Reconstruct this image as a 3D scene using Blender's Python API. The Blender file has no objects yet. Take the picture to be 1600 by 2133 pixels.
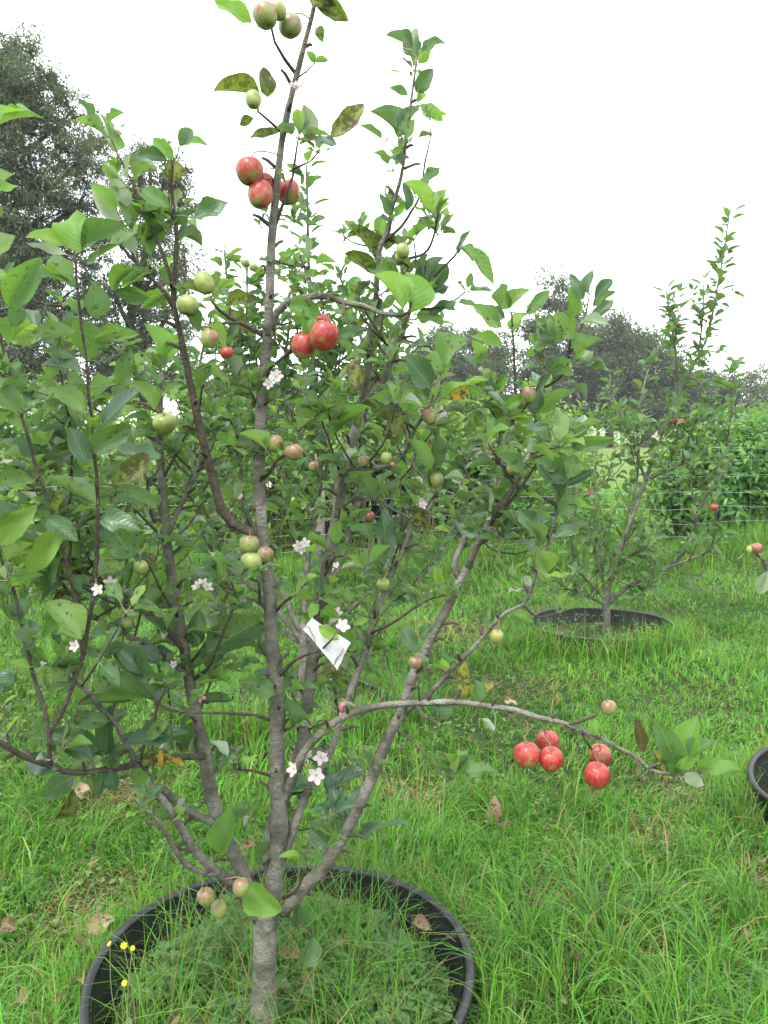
import bpy, bmesh, math, random
import numpy as np
from mathutils import Vector, Matrix, noise as mnoise

sc = bpy.context.scene
COL = sc.collection
R = random.Random(7)
NR = np.random.RandomState(11)
rad = math.radians

# ---------------------------------------------------------------- camera
CAM_H, PITCH, FPX = 1.5, rad(6.2), 1725.0
cam = bpy.data.cameras.new('camera')
cam.sensor_fit = 'VERTICAL'
cam.sensor_height = 36.0
cam.lens = 36.0 * FPX / 2133.0
cam.clip_start = 0.05
cam.clip_end = 2000
camo = bpy.data.objects.new('camera', cam)
COL.objects.link(camo)
camo.location = (0, 0, CAM_H)
camo.rotation_euler = (math.pi / 2 - PITCH, 0, 0)
sc.camera = camo

# ---------------------------------------------------------------- overcast sky, soft sun, exposure
SUN_EL, SUN_AZ = rad(62), rad(215)          # azimuth measured from +Y towards +X
w = bpy.data.worlds.new('World')
sc.world = w
w.use_nodes = True
nt = w.node_tree
for n in list(nt.nodes):
    nt.nodes.remove(n)
wo = nt.nodes.new('ShaderNodeOutputWorld')
bg = nt.nodes.new('ShaderNodeBackground')
sky = nt.nodes.new('ShaderNodeTexSky')
sky.sky_type = 'NISHITA'
sky.sun_disc = False
sky.sun_elevation = SUN_EL
sky.sun_rotation = SUN_AZ
sky.dust_density = 3.0
mixw = nt.nodes.new('ShaderNodeMix')
mixw.data_type = 'RGBA'
mixw.inputs[0].default_value = 0.86           # cloud cover over the clear sky
mixw.inputs[7].default_value = (9.4, 9.7, 10.0, 1)
nt.links.new(sky.outputs[0], mixw.inputs[6])
nt.links.new(mixw.outputs[2], bg.inputs[0])
bg.inputs[1].default_value = 0.12
nt.links.new(bg.outputs[0], wo.inputs[0])

sun = bpy.data.lights.new('sun', 'SUN')
sun.energy = 1.5
sun.angle = rad(14)
sun.color = (1.0, 0.96, 0.9)
suno = bpy.data.objects.new('sun', sun)
COL.objects.link(suno)
sd = Vector((math.cos(SUN_EL) * math.sin(SUN_AZ), math.cos(SUN_EL) * math.cos(SUN_AZ), math.sin(SUN_EL)))
suno.rotation_euler = sd.to_track_quat('Z', 'Y').to_euler()
suno.location = sd * 30

sc.view_settings.view_transform = 'Standard'
sc.view_settings.look = 'None'
sc.view_settings.gamma = 1.0
sc.view_settings.exposure = 1.68
sc.view_settings.use_curve_mapping = False
sc.cycles.max_bounces = 6
sc.cycles.diffuse_bounces = 3
sc.cycles.transmission_bounces = 5
sc.cycles.transparent_max_bounces = 8
sc.cycles.use_denoising = True

# ---------------------------------------------------------------- helpers
CP, SP = math.cos(PITCH), math.sin(PITCH)

def P(px, py, Y):
    """point of the place at forward distance Y seen along the photograph's pixel"""
    a, b = (px - 800.0) / FPX, -(py - 1066.5) / FPX
    t = Y / (CP + b * SP)
    return Vector((a * t, Y, CAM_H + t * (-SP + b * CP)))

def proj(v):
    y = v[1] * CP - (v[2] - CAM_H) * SP
    u = v[1] * SP + (v[2] - CAM_H) * CP
    return 800 + FPX * v[0] / y, 1066.5 - FPX * u / y, y

def mpp(Y):
    return Y * 1.06 / FPX

def empty(name, loc=(0, 0, 0)):
    o = bpy.data.objects.new(name, None)
    o.empty_display_size = 0.05
    o.location = loc
    COL.objects.link(o)
    return o

def tag(o, label=None, cat=None, group=None, kind=None):
    if label: o['label'] = label
    if cat: o['category'] = cat
    if group: o['group'] = group
    if kind: o['kind'] = kind
    return o

def link(name, me, parent=None, mat=None):
    o = bpy.data.objects.new(name, me)
    if mat is not None and not me.materials:
        me.materials.append(mat)
    COL.objects.link(o)
    if parent is not None:
        o.parent = parent
        o.matrix_parent_inverse = Matrix.Translation(-parent.location)
    return o

def mesh_np(name, V, T, smooth=True, attrs=None):
    """mesh from arrays; T is (M,3) or (M,4)"""
    V = np.asarray(V, dtype=np.float32)
    T = np.asarray(T, dtype=np.int32)
    me = bpy.data.meshes.new(name)
    k = T.shape[1]
    me.vertices.add(len(V))
    me.vertices.foreach_set('co', V.ravel())
    me.loops.add(T.size)
    me.loops.foreach_set('vertex_index', T.ravel())
    me.polygons.add(len(T))
    me.polygons.foreach_set('loop_start', np.arange(0, T.size, k, dtype=np.int32))
    me.polygons.foreach_set('loop_total', np.full(len(T), k, dtype=np.int32))
    if smooth:
        me.polygons.foreach_set('use_smooth', np.ones(len(T), dtype=bool))
    me.update()
    for nm, (typ, arr) in (attrs or {}).items():
        at = me.attributes.new(nm, typ, 'POINT')
        key = {'FLOAT': 'value', 'FLOAT_VECTOR': 'vector', 'FLOAT_COLOR': 'color'}[typ]
        at.data.foreach_set(key, np.asarray(arr, dtype=np.float32).ravel())
    return me

class MB:
    def __init__(s):
        s.v, s.f = [], []
    def add(s, V, F):
        k = len(s.v)
        s.v.extend([tuple(p) for p in V])
        s.f.extend([tuple(i + k for i in f) for f in F])
    def box(s, c, d, rot=None, jit=0):
        x, y, z = d[0] / 2, d[1] / 2, d[2] / 2
        V = [Vector((a * x, b * y, e * z)) for a in (-1, 1) for b in (-1, 1) for e in (-1, 1)]
        if jit: V = [p + Vector((R.uniform(-jit, jit), R.uniform(-jit, jit), R.uniform(-jit, jit))) for p in V]
        if rot is not None: V = [rot @ p for p in V]
        s.add([p + Vector(c) for p in V], [(0, 1, 3, 2), (4, 6, 7, 5), (0, 4, 5, 1), (2, 3, 7, 6), (0, 2, 6, 4), (1, 5, 7, 3)])
    def tube(s, pts, rs, n=8, cap=True, wob=0.0):
        pts = [Vector(p) for p in pts]
        m = len(pts)
        t0 = (pts[1] - pts[0]).normalized()
        ref = Vector((1, 0, 0)) if abs(t0.x) < 0.8 else Vector((0, 1, 0))
        u = t0.cross(ref).normalized()
        V = []
        for i in range(m):
            t = (pts[min(i + 1, m - 1)] - pts[max(i - 1, 0)])
            t = t.normalized() if t.length > 1e-9 else t0
            u = (u - t * u.dot(t)).normalized()
            b = t.cross(u)
            for k in range(n):
                a = 2 * math.pi * k / n
                r = rs[i] * (1 + (wob * mnoise.noise(pts[i] * 25 + Vector((k * 1.7, 0, 0))) if wob else 0))
                V.append(pts[i] + (u * math.cos(a) + b * math.sin(a)) * r)
        F = []
        for i in range(m - 1):
            for k in range(n):
                k2 = (k + 1) % n
                F.append((i * n + k, i * n + k2, (i + 1) * n + k2, (i + 1) * n + k))
        if cap:
            V.append(pts[-1] + (pts[-1] - pts[-2]).normalized() * rs[-1] * 0.6)
            e = len(V) - 1
            for k in range(n):
                F.append(((m - 1) * n + k, (m - 1) * n + (k + 1) % n, e))
            V.append(pts[0]); e = len(V) - 1
            for k in range(n):
                F.append(((k + 1) % n, k, e))
        s.add(V, F)
    def mesh(s, name, smooth=True):
        me = bpy.data.meshes.new(name)
        me.from_pydata(s.v, [], s.f)
        if smooth:
            me.polygons.foreach_set('use_smooth', [True] * len(me.polygons))
        me.update()
        return me
    def build(s, name, mat, parent=None, smooth=True):
        me = s.mesh(name, smooth)
        me.materials.append(mat)
        return link(name, me, parent)

def spline(pts, step=0.03):
    """Catmull-Rom through tuples (any dimension), resampled"""
    A = [np.array(p, float) for p in pts]
    A = [2 * A[0] - A[1]] + A + [2 * A[-1] - A[-2]]
    out = []
    for i in range(1, len(A) - 2):
        p0, p1, p2, p3 = A[i - 1:i + 3]
        n = max(1, int(np.linalg.norm((p2 - p1)[:3]) / step))
        for k in range(n):
            t = k / n
            out.append(0.5 * (2 * p1 + (p2 - p0) * t + (2 * p0 - 5 * p1 + 4 * p2 - p3) * t * t + (3 * p1 - p0 - 3 * p2 + p3) * t ** 3))
    out.append(A[-2])
    return out

# ---------------------------------------------------------------- materials
class NT:
    def __init__(s, name):
        s.m = bpy.data.materials.new(name)
        s.m.use_nodes = True
        s.t = s.m.node_tree
        for n in list(s.t.nodes): s.t.nodes.remove(n)
        s.out = s.n('OutputMaterial')
    def n(s, typ, **kw):
        o = s.t.nodes.new('ShaderNode' + typ)
        for k, v in kw.items(): setattr(o, k, v)
        return o
    def l(s, a, b): s.t.links.new(a, b)
    def val(s, sock, v):
        if hasattr(v, 'is_output') or isinstance(v, bpy.types.NodeSocket): s.l(v, sock)
        else: sock.default_value = v
    def math(s, op, a, b=0.0, c=None, clamp=False):
        o = s.n('Math', operation=op, use_clamp=clamp)
        s.val(o.inputs[0], a); s.val(o.inputs[1], b)
        if c is not None: s.val(o.inputs[2], c)
        return o.outputs[0]
    def mix(s, f, a, b, typ='MIX'):
        o = s.n('Mix', data_type='RGBA', blend_type=typ)
        s.val(o.inputs[0], f)
        s.val(o.inputs[6], a if not isinstance(a, tuple) else (*a[:3], 1))
        s.val(o.inputs[7], b if not isinstance(b, tuple) else (*b[:3], 1))
        return o.outputs[2]
    def ramp(s, f, stops, interp='LINEAR'):
        o = s.n('ValToRGB')
        cr = o.color_ramp; cr.interpolation = interp
        while len(cr.elements) < len(stops): cr.elements.new(0.5)
        for e, (p, c) in zip(cr.elements, stops):
            e.position = p; e.color = (*c[:3], 1) if len(c) >= 3 else (c[0],) * 3 + (1,)
        s.val(o.inputs[0], f)
        return o.outputs[0]
    def step(s, f, lo, hi):
        o = s.n('MapRange'); o.interpolation_type = 'SMOOTHSTEP'
        s.val(o.inputs[0], f); o.inputs[1].default_value = lo; o.inputs[2].default_value = hi
        return o.outputs[0]
    def noise(s, vec, scale, detail=3, rough=0.55):
        o = s.n('TexNoise'); o.inputs['Scale'].default_value = scale
        o.inputs['Detail'].default_value = detail; o.inputs['Roughness'].default_value = rough
        if vec is not None: s.l(vec, o.inputs[0])
        return o.outputs[0]
    def coord(s, k='Object'): return s.n('TexCoord').outputs[k]
    def attr(s, nm): return s.n('Attribute', attribute_name=nm)
    def bsdf(s, color, rough=0.6, spec=0.5, bump=None, bstr=0.3, bdist=0.01):
        b = s.n('BsdfPrincipled')
        s.val(b.inputs['Base Color'], color if not isinstance(color, tuple) else (*color[:3], 1))
        s.val(b.inputs['Roughness'], rough)
        s.val(b.inputs['Specular IOR Level'], spec)
        if bump is not None:
            bn = s.n('Bump'); bn.inputs['Strength'].default_value = bstr; bn.inputs['Distance'].default_value = bdist
            s.l(bump, bn.inputs['Height']); s.l(bn.outputs[0], b.inputs['Normal'])
        return b.outputs[0]
    def done(s, sh):
        s.l(sh, s.out.inputs[0]); return s.m

def leaf_mat(name, ramp, under, trans=0.35, spots=0.0, rough=0.5, veins=True, spec=0.4):
    N = NT(name)
    a = N.attr('luv')
    sep = N.n('SeparateXYZ'); N.l(a.outputs['Vector'], sep.inputs[0])
    x, y = N.math('ABSOLUTE', sep.outputs[0]), sep.outputs[1]
    rnd = N.math('FRACT', N.math('ADD', N.n('ObjectInfo').outputs['Random'], N.attr('rnd').outputs['Fac']))
    col = N.ramp(rnd, ramp)
    pos = N.n('NewGeometry')
    nz = N.noise(pos.outputs['Position'], 38, 3)
    col = N.mix(N.math('MULTIPLY', N.step(nz, 0.35, 0.75), 0.35), col, N.mix(1.0, col, (0.6, 0.72, 0.55), 'MULTIPLY'))
    und = N.mix(N.math('MULTIPLY', nz, 0.5), under, N.mix(1.0, under, (0.7, 0.8, 0.7), 'MULTIPLY'))
    bump = None
    if veins:
        t = N.math('SUBTRACT', N.math('MULTIPLY', y, 8.0), N.math('MULTIPLY', x, 2.4))
        d = N.math('ABSOLUTE', N.math('SUBTRACT', N.math('FRACT', t), 0.5))
        sv = N.math('SUBTRACT', 1.0, N.step(d, 0.0, 0.13))
        mv = N.math('SUBTRACT', 1.0, N.step(x, 0.02, 0.09))
        vein = N.math('MAXIMUM', N.math('MULTIPLY', sv, 0.35), mv)
        col = N.mix(N.math('MULTIPLY', vein, 0.5), col, (0.16, 0.24, 0.09))
        und = N.mix(N.math('MULTIPLY', vein, 0.5), und, (0.24, 0.3, 0.17))
        bump = N.math('ADD', N.math('MULTIPLY', vein, -0.6), N.math('MULTIPLY', d, 0.8))
    if spots:
        sn = N.noise(pos.outputs['Position'], 75, 3, 0.65)
        s1 = N.step(sn, 0.60 - 0.12 * spots, 0.66 - 0.12 * spots)
        col = N.mix(s1, col, (0.045, 0.028, 0.016))
        und = N.mix(s1, und, (0.09, 0.06, 0.035))
        edge = N.math('MULTIPLY', N.step(x, 0.55, 0.95), spots * 0.6)
        col = N.mix(edge, col, (0.06, 0.035, 0.02))
    face = N.mix(pos.outputs['Backfacing'], col, und)
    sh = N.bsdf(face, rough, spec * 0.75, bump, 0.45, 0.002)
    tr = N.n('BsdfTranslucent')
    N.l(N.mix(1.0, N.mix(0.5, col, (0.15, 0.30, 0.03)), (1.5, 1.5, 1.0), 'MULTIPLY'), tr.inputs[0])
    mx = N.n('MixShader'); mx.inputs[0].default_value = trans
    N.l(sh, mx.inputs[1]); N.l(tr.outputs[0], mx.inputs[2])
    return N.done(mx.outputs[0])

def bark_mat(name, c0, c1, spot, spotamt, sc_=1.0):
    N = NT(name)
    p = N.coord('Object')
    n1 = N.noise(p, 18 * sc_, 5, 0.6)
    mp = N.n('Mapping'); N.l(p, mp.inputs[0]); mp.inputs['Scale'].default_value = (60 * sc_, 60 * sc_, 85 * sc_)
    n2 = N.noise(mp.outputs[0], 1.0, 3, 0.6)
    v = N.n('TexVoronoi'); v.inputs['Scale'].default_value = 95 * sc_; N.l(p, v.inputs[0])
    sp = N.math('MULTIPLY', N.math('SUBTRACT', 1.0, N.step(v.outputs['Distance'], 0.12, 0.34)), N.step(n1, 0.4, 0.62))
    col = N.mix(N.step(n1, 0.3, 0.7), c0, c1)
    col = N.mix(N.math('MULTIPLY', N.step(n2, 0.45, 0.7), 0.4), col, N.mix(1.0, col, (0.5, 0.48, 0.45), 'MULTIPLY'))
    col = N.mix(N.math('MULTIPLY', sp, spotamt * 0.7), col, spot)
    patch = N.step(N.noise(p, 7 * sc_, 4, 0.7), 0.56, 0.68)
    col = N.mix(N.math('MULTIPLY', patch, spotamt * 0.7), col, N.mix(0.5, spot, c1))
    h = N.math('ADD', N.math('MULTIPLY', n2, 0.7), N.math('ADD', N.math('MULTIPLY', n1, 0.8), N.math('MULTIPLY', sp, 0.5)))
    dk = N.step(N.noise(p, 11 * sc_, 3, 0.6), 0.5, 0.7)
    col = N.mix(N.math('MULTIPLY', dk, 0.45), col, N.mix(1.0, col, (0.45, 0.43, 0.36), 'MULTIPLY'))
    return N.done(N.bsdf(col, 0.85, 0.2, h, 0.9, 0.008))

M = {}
GR = [(0.0, (0.043, 0.095, 0.043)), (0.3, (0.06, 0.128, 0.046)), (0.62, (0.082, 0.165, 0.05)), (0.86, (0.12, 0.215, 0.06)), (1.0, (0.18, 0.28, 0.08))]
M['leaf'] = leaf_mat('apple_leaf', GR, (0.2, 0.25, 0.165), spots=0.12)
M['leaf_blue'] = leaf_mat('apple_leaf_bluish', [(0, (0.034, 0.072, 0.045)), (0.6, (0.05, 0.098, 0.056)), (1, (0.068, 0.125, 0.06))], (0.22, 0.27, 0.2), trans=0.22, rough=0.36, spec=0.55)
M['leaf_bright'] = leaf_mat('apple_leaf_bright', [(0, (0.085, 0.19, 0.04)), (0.5, (0.12, 0.25, 0.045)), (1, (0.19, 0.31, 0.06))], (0.2, 0.28, 0.12), trans=0.42)
M['leaf_pale'] = leaf_mat('apple_leaf_downy', [(0, (0.22, 0.27, 0.2)), (1, (0.31, 0.35, 0.27))], (0.3, 0.34, 0.26), trans=0.3, rough=0.75)
M['leaf_spot'] = leaf_mat('apple_leaf_blotched', [(0, (0.09, 0.125, 0.03)), (0.6, (0.14, 0.16, 0.03)), (1, (0.2, 0.17, 0.03))], (0.16, 0.17, 0.09), trans=0.3, spots=1.0)
M['leaf_yellow'] = leaf_mat('apple_leaf_yellowed', [(0, (0.36, 0.24, 0.02)), (1, (0.42, 0.3, 0.03))], (0.3, 0.2, 0.05), trans=0.3, spots=0.75)
M['leaf_brown'] = leaf_mat('dead_leaf', [(0, (0.1, 0.055, 0.035)), (0.5, (0.17, 0.1, 0.06)), (1, (0.27, 0.19, 0.12))], (0.2, 0.13, 0.09), trans=0.1, rough=0.8, spots=0.3)
M['leaf_small'] = leaf_mat('orchard_leaf', [(0, (0.036, 0.088, 0.036)), (0.55, (0.056, 0.125, 0.042)), (1, (0.12, 0.205, 0.055))], (0.13, 0.18, 0.105), veins=False)
M['bush'] = leaf_mat('bush_leaf', [(0, (0.03, 0.10, 0.018)), (0.55, (0.055, 0.165, 0.026)), (1, (0.12, 0.25, 0.04))], (0.07, 0.14, 0.04), veins=False, rough=0.35)
M['vine'] = leaf_mat('vine_leaf', [(0, (0.05, 0.115, 0.025)), (0.55, (0.1, 0.19, 0.035)), (1, (0.22, 0.3, 0.05))], (0.12, 0.18, 0.06), veins=False)
M['far'] = leaf_mat('far_tree_leaf', [(0, (0.036, 0.046, 0.036)), (0.6, (0.06, 0.072, 0.054)), (1, (0.115, 0.13, 0.092))], (0.075, 0.085, 0.068), trans=0.2, veins=False, rough=0.7, spec=0.2)
M['dark'] = leaf_mat('dark_tree_leaf', [(0, (0.043, 0.053, 0.04)), (0.6, (0.072, 0.086, 0.06)), (1, (0.14, 0.155, 0.11))], (0.1, 0.11, 0.085), trans=0.18, veins=False, rough=0.65, spec=0.25)
M['bark'] = bark_mat('apple_bark', (0.078, 0.074, 0.057), (0.175, 0.168, 0.136), (0.36, 0.365, 0.32), 0.8)
M['young'] = bark_mat('young_bark', (0.055, 0.043, 0.032), (0.10, 0.084, 0.062), (0.26, 0.25, 0.22), 0.4, 1.6)
M['bark_far'] = bark_mat('far_bark', (0.06, 0.05, 0.042), (0.12, 0.1, 0.085), (0.2, 0.2, 0.18), 0.3, 0.1)
N = NT('petiole'); M['petiole'] = N.done(N.bsdf(N.mix(N.noise(N.coord(), 30), (0.11, 0.15, 0.07), (0.2, 0.19, 0.1)), 0.6, 0.3))
N = NT('dry_stem'); M['stem'] = N.done(N.bsdf(N.mix(N.noise(N.coord(), 60), (0.1, 0.07, 0.045), (0.2, 0.15, 0.09)), 0.8, 0.2))

# apple skin: object colour red channel = how far the red blush has spread
N = NT('apple_skin')
oi = N.n('ObjectInfo'); sepc = N.n('SeparateColor'); N.l(oi.outputs['Color'], sepc.inputs[0])
bl = sepc.outputs[0]; dk = sepc.outputs[1]
p = N.coord('Object')
off = N.n('VectorMath', operation='SCALE'); N.l(p, off.inputs[0]); off.inputs['Scale'].default_value = 1.0
add = N.n('VectorMath', operation='ADD'); N.l(p, add.inputs[0])
cmb = N.n('CombineXYZ'); N.l(N.math('MULTIPLY', oi.outputs['Random'], 20.0), cmb.inputs[0]); N.l(cmb.outputs[0], add.inputs[1])
n1 = N.noise(add.outputs[0], 1.6, 3, 0.5)
mp = N.n('Mapping'); N.l(add.outputs[0], mp.inputs[0]); mp.inputs['Scale'].default_value = (9, 9, 1.2)
n2 = N.noise(mp.outputs[0], 1.0, 4, 0.6)
sp3 = N.n('SeparateXYZ'); N.l(p, sp3.inputs[0])
hgt = N.math('MULTIPLY', sp3.outputs[2], 0.34)
f = N.math('ADD', N.math('ADD', N.math('SUBTRACT', N.math('MULTIPLY', n1, 1.5), 0.3), N.math('MULTIPLY', n2, 0.42)), hgt)
f = N.step(N.math('ADD', f, N.math('MULTIPLY', N.math('SUBTRACT', bl, 0.5), 0.72)), 0.40, 0.98)
f = N.math('MULTIPLY', f, N.step(bl, 0.08, 0.42))
green = N.mix(N.step(n1, 0.3, 0.7), (0.15, 0.22, 0.05), (0.25, 0.28, 0.075))
redc = N.mix(N.step(n2, 0.35, 0.7), (0.22, 0.009, 0.012), (0.34, 0.048, 0.026))
dull = N.mix(N.step(n2, 0.35, 0.7), (0.14, 0.078, 0.045), (0.2, 0.115, 0.065))
redc = N.mix(dk, redc, dull)
col = N.mix(f, green, redc)
v = N.n('TexVoronoi'); v.inputs['Scale'].default_value = 9; N.l(add.outputs[0], v.inputs[0])
dots = N.math('SUBTRACT', 1.0, N.step(v.outputs['Distance'], 0.05, 0.14))
col = N.mix(N.math('MULTIPLY', dots, 0.4), col, (0.55, 0.45, 0.25))
bloom = N.step(N.noise(add.outputs[0], 2.6, 4, 0.7), 0.5, 0.8)
col = N.mix(N.math('MULTIPLY', bloom, 0.18), col, (0.5, 0.48, 0.44))
M['apple'] = N.done(N.bsdf(col, N.math('ADD', 0.36, N.math('MULTIPLY', bloom, 0.25)), 0.45, n2, 0.06, 0.02))
# petals, pots, soil, wood, wire, paper, ground
N = NT('petal')
a = N.attr('luv'); sep = N.n('SeparateXYZ'); N.l(a.outputs['Vector'], sep.inputs[0])
e = N.step(N.math('ADD', N.math('ABSOLUTE', sep.outputs[0]), N.math('MULTIPLY', sep.outputs[1], 0.5)), 0.55, 1.4)
col = N.mix(N.math('MULTIPLY', e, N.math('ADD', 0.25, N.math('MULTIPLY', N.n('ObjectInfo').outputs['Random'], 0.5))), (0.6, 0.55, 0.555), (0.6, 0.22, 0.33))
sh = N.bsdf(col, 0.6, 0.3); tr = N.n('BsdfTranslucent'); tr.inputs[0].default_value = (0.8, 0.7, 0.72, 1)
mx = N.n('MixShader'); mx.inputs[0].default_value = 0.3; N.l(sh, mx.inputs[1]); N.l(tr.outputs[0], mx.inputs[2])
M['petal'] = N.done(mx.outputs[0])
def simple(name, c0, c1, scale, rough, spec=0.4, bstr=0.2, bdist=0.004):
    N = NT(name); n = N.noise(N.coord(), scale, 5, 0.6)
    M[name] = N.done(N.bsdf(N.mix(N.step(n, 0.3, 0.7), c0, c1), rough, spec, n, bstr, bdist))
simple('bud', (0.6, 0.1, 0.2), (0.72, 0.25, 0.33), 40, 0.6)
simple('stamen', (0.55, 0.5, 0.15), (0.6, 0.6, 0.3), 40, 0.7)
simple('yellow_petal', (0.7, 0.55, 0.01), (0.8, 0.68, 0.02), 60, 0.6)
simple('weathered_wood', (0.12, 0.1, 0.085), (0.22, 0.195, 0.17), 9, 0.85, 0.2, 0.4)
simple('shaded_wood', (0.02, 0.017, 0.014), (0.045, 0.038, 0.03), 9, 0.9, 0.2, 0.4)  # near-black tone puts the shade inside the shelter into the wood colour
simple('white_paint', (0.62, 0.62, 0.6), (0.8, 0.8, 0.78), 3, 0.6)
simple('paper', (0.36, 0.36, 0.35), (0.46, 0.46, 0.455), 60, 0.75, 0.25, 0.1)
simple('paper_tear', (0.1, 0.08, 0.06), (0.2, 0.17, 0.13), 60, 0.9)
N = NT('wire'); b = N.n('BsdfPrincipled'); b.inputs['Base Color'].default_value = (0.3, 0.31, 0.32, 1); b.inputs['Metallic'].default_value = 0.6; b.inputs['Roughness'].default_value = 0.5
M['wire'] = N.done(b.outputs[0])
N = NT('black_plastic')
p = N.coord(); n1 = N.noise(p, 6, 5, 0.7); n2 = N.noise(p, 55, 4, 0.7); n3 = N.noise(p, 240, 2)
dust = N.math('MULTIPLY', N.step(n1, 0.45, 0.75), N.step(n2, 0.35, 0.7))
geo = N.n('NewGeometry'); sz = N.n('SeparateXYZ'); N.l(geo.outputs['Normal'], sz.inputs[0])
dust = N.math('MULTIPLY', dust, N.math('ADD', 0.35, N.math('MULTIPLY', N.step(sz.outputs[2], 0.3, 0.9), 0.65)))
M['pot'] = N.done(N.bsdf(N.mix(dust, (0.010, 0.010, 0.012), (0.075, 0.075, 0.07)), N.math('ADD', 0.42, N.math('MULTIPLY', dust, 0.4)), 0.3, N.math('ADD', n2, N.math('MULTIPLY', n3, 0.4)), 0.25, 0.003))
N = NT('soil')
p = N.coord(); n1 = N.noise(p, 14, 6, 0.7); n2 = N.noise(p, 60, 4, 0.7)
col = N.mix(N.step(n1, 0.35, 0.65), (0.022, 0.018, 0.012), (0.06, 0.05, 0.03))
M['soil'] = N.done(N.bsdf(col, 0.95, 0.1, n2, 1.0, 0.03))
N = NT('meadow')
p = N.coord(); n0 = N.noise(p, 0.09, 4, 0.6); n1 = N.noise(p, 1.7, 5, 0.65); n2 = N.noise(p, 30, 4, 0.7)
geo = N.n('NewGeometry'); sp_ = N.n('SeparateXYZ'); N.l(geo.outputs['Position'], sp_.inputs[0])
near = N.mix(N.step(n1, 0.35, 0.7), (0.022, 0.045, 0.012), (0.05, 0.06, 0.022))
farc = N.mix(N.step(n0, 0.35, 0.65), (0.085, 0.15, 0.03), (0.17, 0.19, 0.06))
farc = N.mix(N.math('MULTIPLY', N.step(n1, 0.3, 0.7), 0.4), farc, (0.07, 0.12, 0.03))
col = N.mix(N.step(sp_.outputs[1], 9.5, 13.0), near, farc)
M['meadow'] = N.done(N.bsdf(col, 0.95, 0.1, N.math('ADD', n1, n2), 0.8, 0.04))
N = NT('grass')
at = N.attr('col')
geo = N.n('NewGeometry')
sh = N.bsdf(at.outputs['Color'], 0.55, 0.16); tr = N.n('BsdfTranslucent')
N.l(N.mix(1.0, at.outputs['Color'], (1.5, 1.5, 0.9), 'MULTIPLY'), tr.inputs[0])
mx = N.n('MixShader'); mx.inputs[0].default_value = 0.33; N.l(sh, mx.inputs[1]); N.l(tr.outputs[0], mx.inputs[2])
M['grass'] = N.done(mx.outputs[0])

# ---------------------------------------------------------------- ground
def gz(x, y):
    f = np.clip((12 - np.hypot(x, y)) / 5, 0, 1)
    return f * (0.022 * np.sin(x * 2.1 + 0.7 * y) + 0.018 * np.sin(y * 3.3 - x * 1.4 + 1) + 0.012 * np.sin(5.1 * x + 2.2 * y) - 0.02)

def make_ground():
    a = np.concatenate([[-400, -150, -60, -25, -14], np.linspace(-9, 9, 73), [14, 25, 60, 150, 400]])
    b = np.concatenate([[-60, -20, -6], np.linspace(-2, 14, 65), [18, 25, 40, 70, 120, 250, 600]])
    X, Y = np.meshgrid(a, b)
    V = np.stack([X, Y, gz(X, Y)], -1).reshape(-1, 3)
    n = len(a); T = []
    for j in range(len(b) - 1):
        for i in range(n - 1):
            k = j * n + i
            T.append((k, k + 1, k + n + 1, k + n))
    o = link('ground', mesh_np('ground', V, T), None, M['meadow'])
    tag(o, 'green meadow ground reaching to the far trees', 'ground', kind='structure')
make_ground()

# ---------------------------------------------------------------- pots: (x, y, radius)
POTS = [(-0.258, 1.98, 0.49), (1.51, 5.64, 0.49), (1.905, 2.99, 0.49), (-0.42, 4.25, 0.49)]
RIM = 0.13
RIMS = [0.13, 0.12, 0.13, 0.03]
POT_LABEL = ['big round black plastic tub around the foremost apple tree', 'black plastic tub in the grass around the farther slender apple tree',
             'scuffed dark plastic tub cut off by the picture edge beside the lawn', 'black tub half hidden in grass behind the main trunk']
def make_pot(i):
    cx, cy, r = POTS[i]; RIM = RIMS[i]
    t = empty('garden_tub', (cx, cy, 0))
    tag(t, POT_LABEL[i], 'tub', 'black tubs around the apple trees')
    n = 72
    def rev(prof, name, mat):
        V = []; F = []
        for (pr, pz) in prof:
            for k in range(n):
                a = 2 * math.pi * k / n
                wob = 1 + 0.012 * math.sin(2 * a + i) + 0.006 * math.sin(5 * a + 2 * i)
                V.append((cx + pr * wob * math.cos(a), cy + pr * wob * math.sin(a), pz + 0.006 * math.sin(3 * a + i)))
        m = len(prof)
        for j in range(m - 1):
            for k in range(n):
                F.append((j * n + k, j * n + (k + 1) % n, (j + 1) * n + (k + 1) % n, (j + 1) * n + k))
        b = MB(); b.add(V, F); return b.build(name, mat, t)
    rev([(r - 0.08, -0.2), (r - 0.032, RIM - 0.03), (r - 0.03, RIM - 0.012)], 'outer_wall', M['pot'])
    c = [(r - 0.012 + 0.013 * math.cos(a), RIM - 0.014 + 0.012 * math.sin(a)) for a in np.linspace(-0.6 * math.pi, 1.25 * math.pi, 14)]
    rev(c, 'rim', M['pot'])
    rev([(r - 0.028, RIM - 0.008), (r - 0.036, RIM - 0.05), (r - 0.085, -0.1)], 'inner_wall', M['pot'])
    V = [(cx, cy, -0.01)]; F = []
    rings = 9
    for j in range(1, rings + 1):
        q = (r - 0.05) * j / rings
        for k in range(n):
            a = 2 * math.pi * k / n
            z = -0.015 + 0.025 * mnoise.noise(Vector((cx + q * math.cos(a) * 6, cy + q * math.sin(a) * 6, i)))
            V.append((cx + q * math.cos(a), cy + q * math.sin(a), z))
    for k in range(n): F.append((0, 1 + k, 1 + (k + 1) % n))
    for j in range(rings - 1):
        for k in range(n):
            F.append((1 + j * n + k, 1 + (j + 1) * n + k, 1 + (j + 1) * n + (k + 1) % n, 1 + j * n + (k + 1) % n))
    b = MB(); b.add(V, F); b.build('soil', M['soil'], t)
for i in range(4): make_pot(i)

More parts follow.
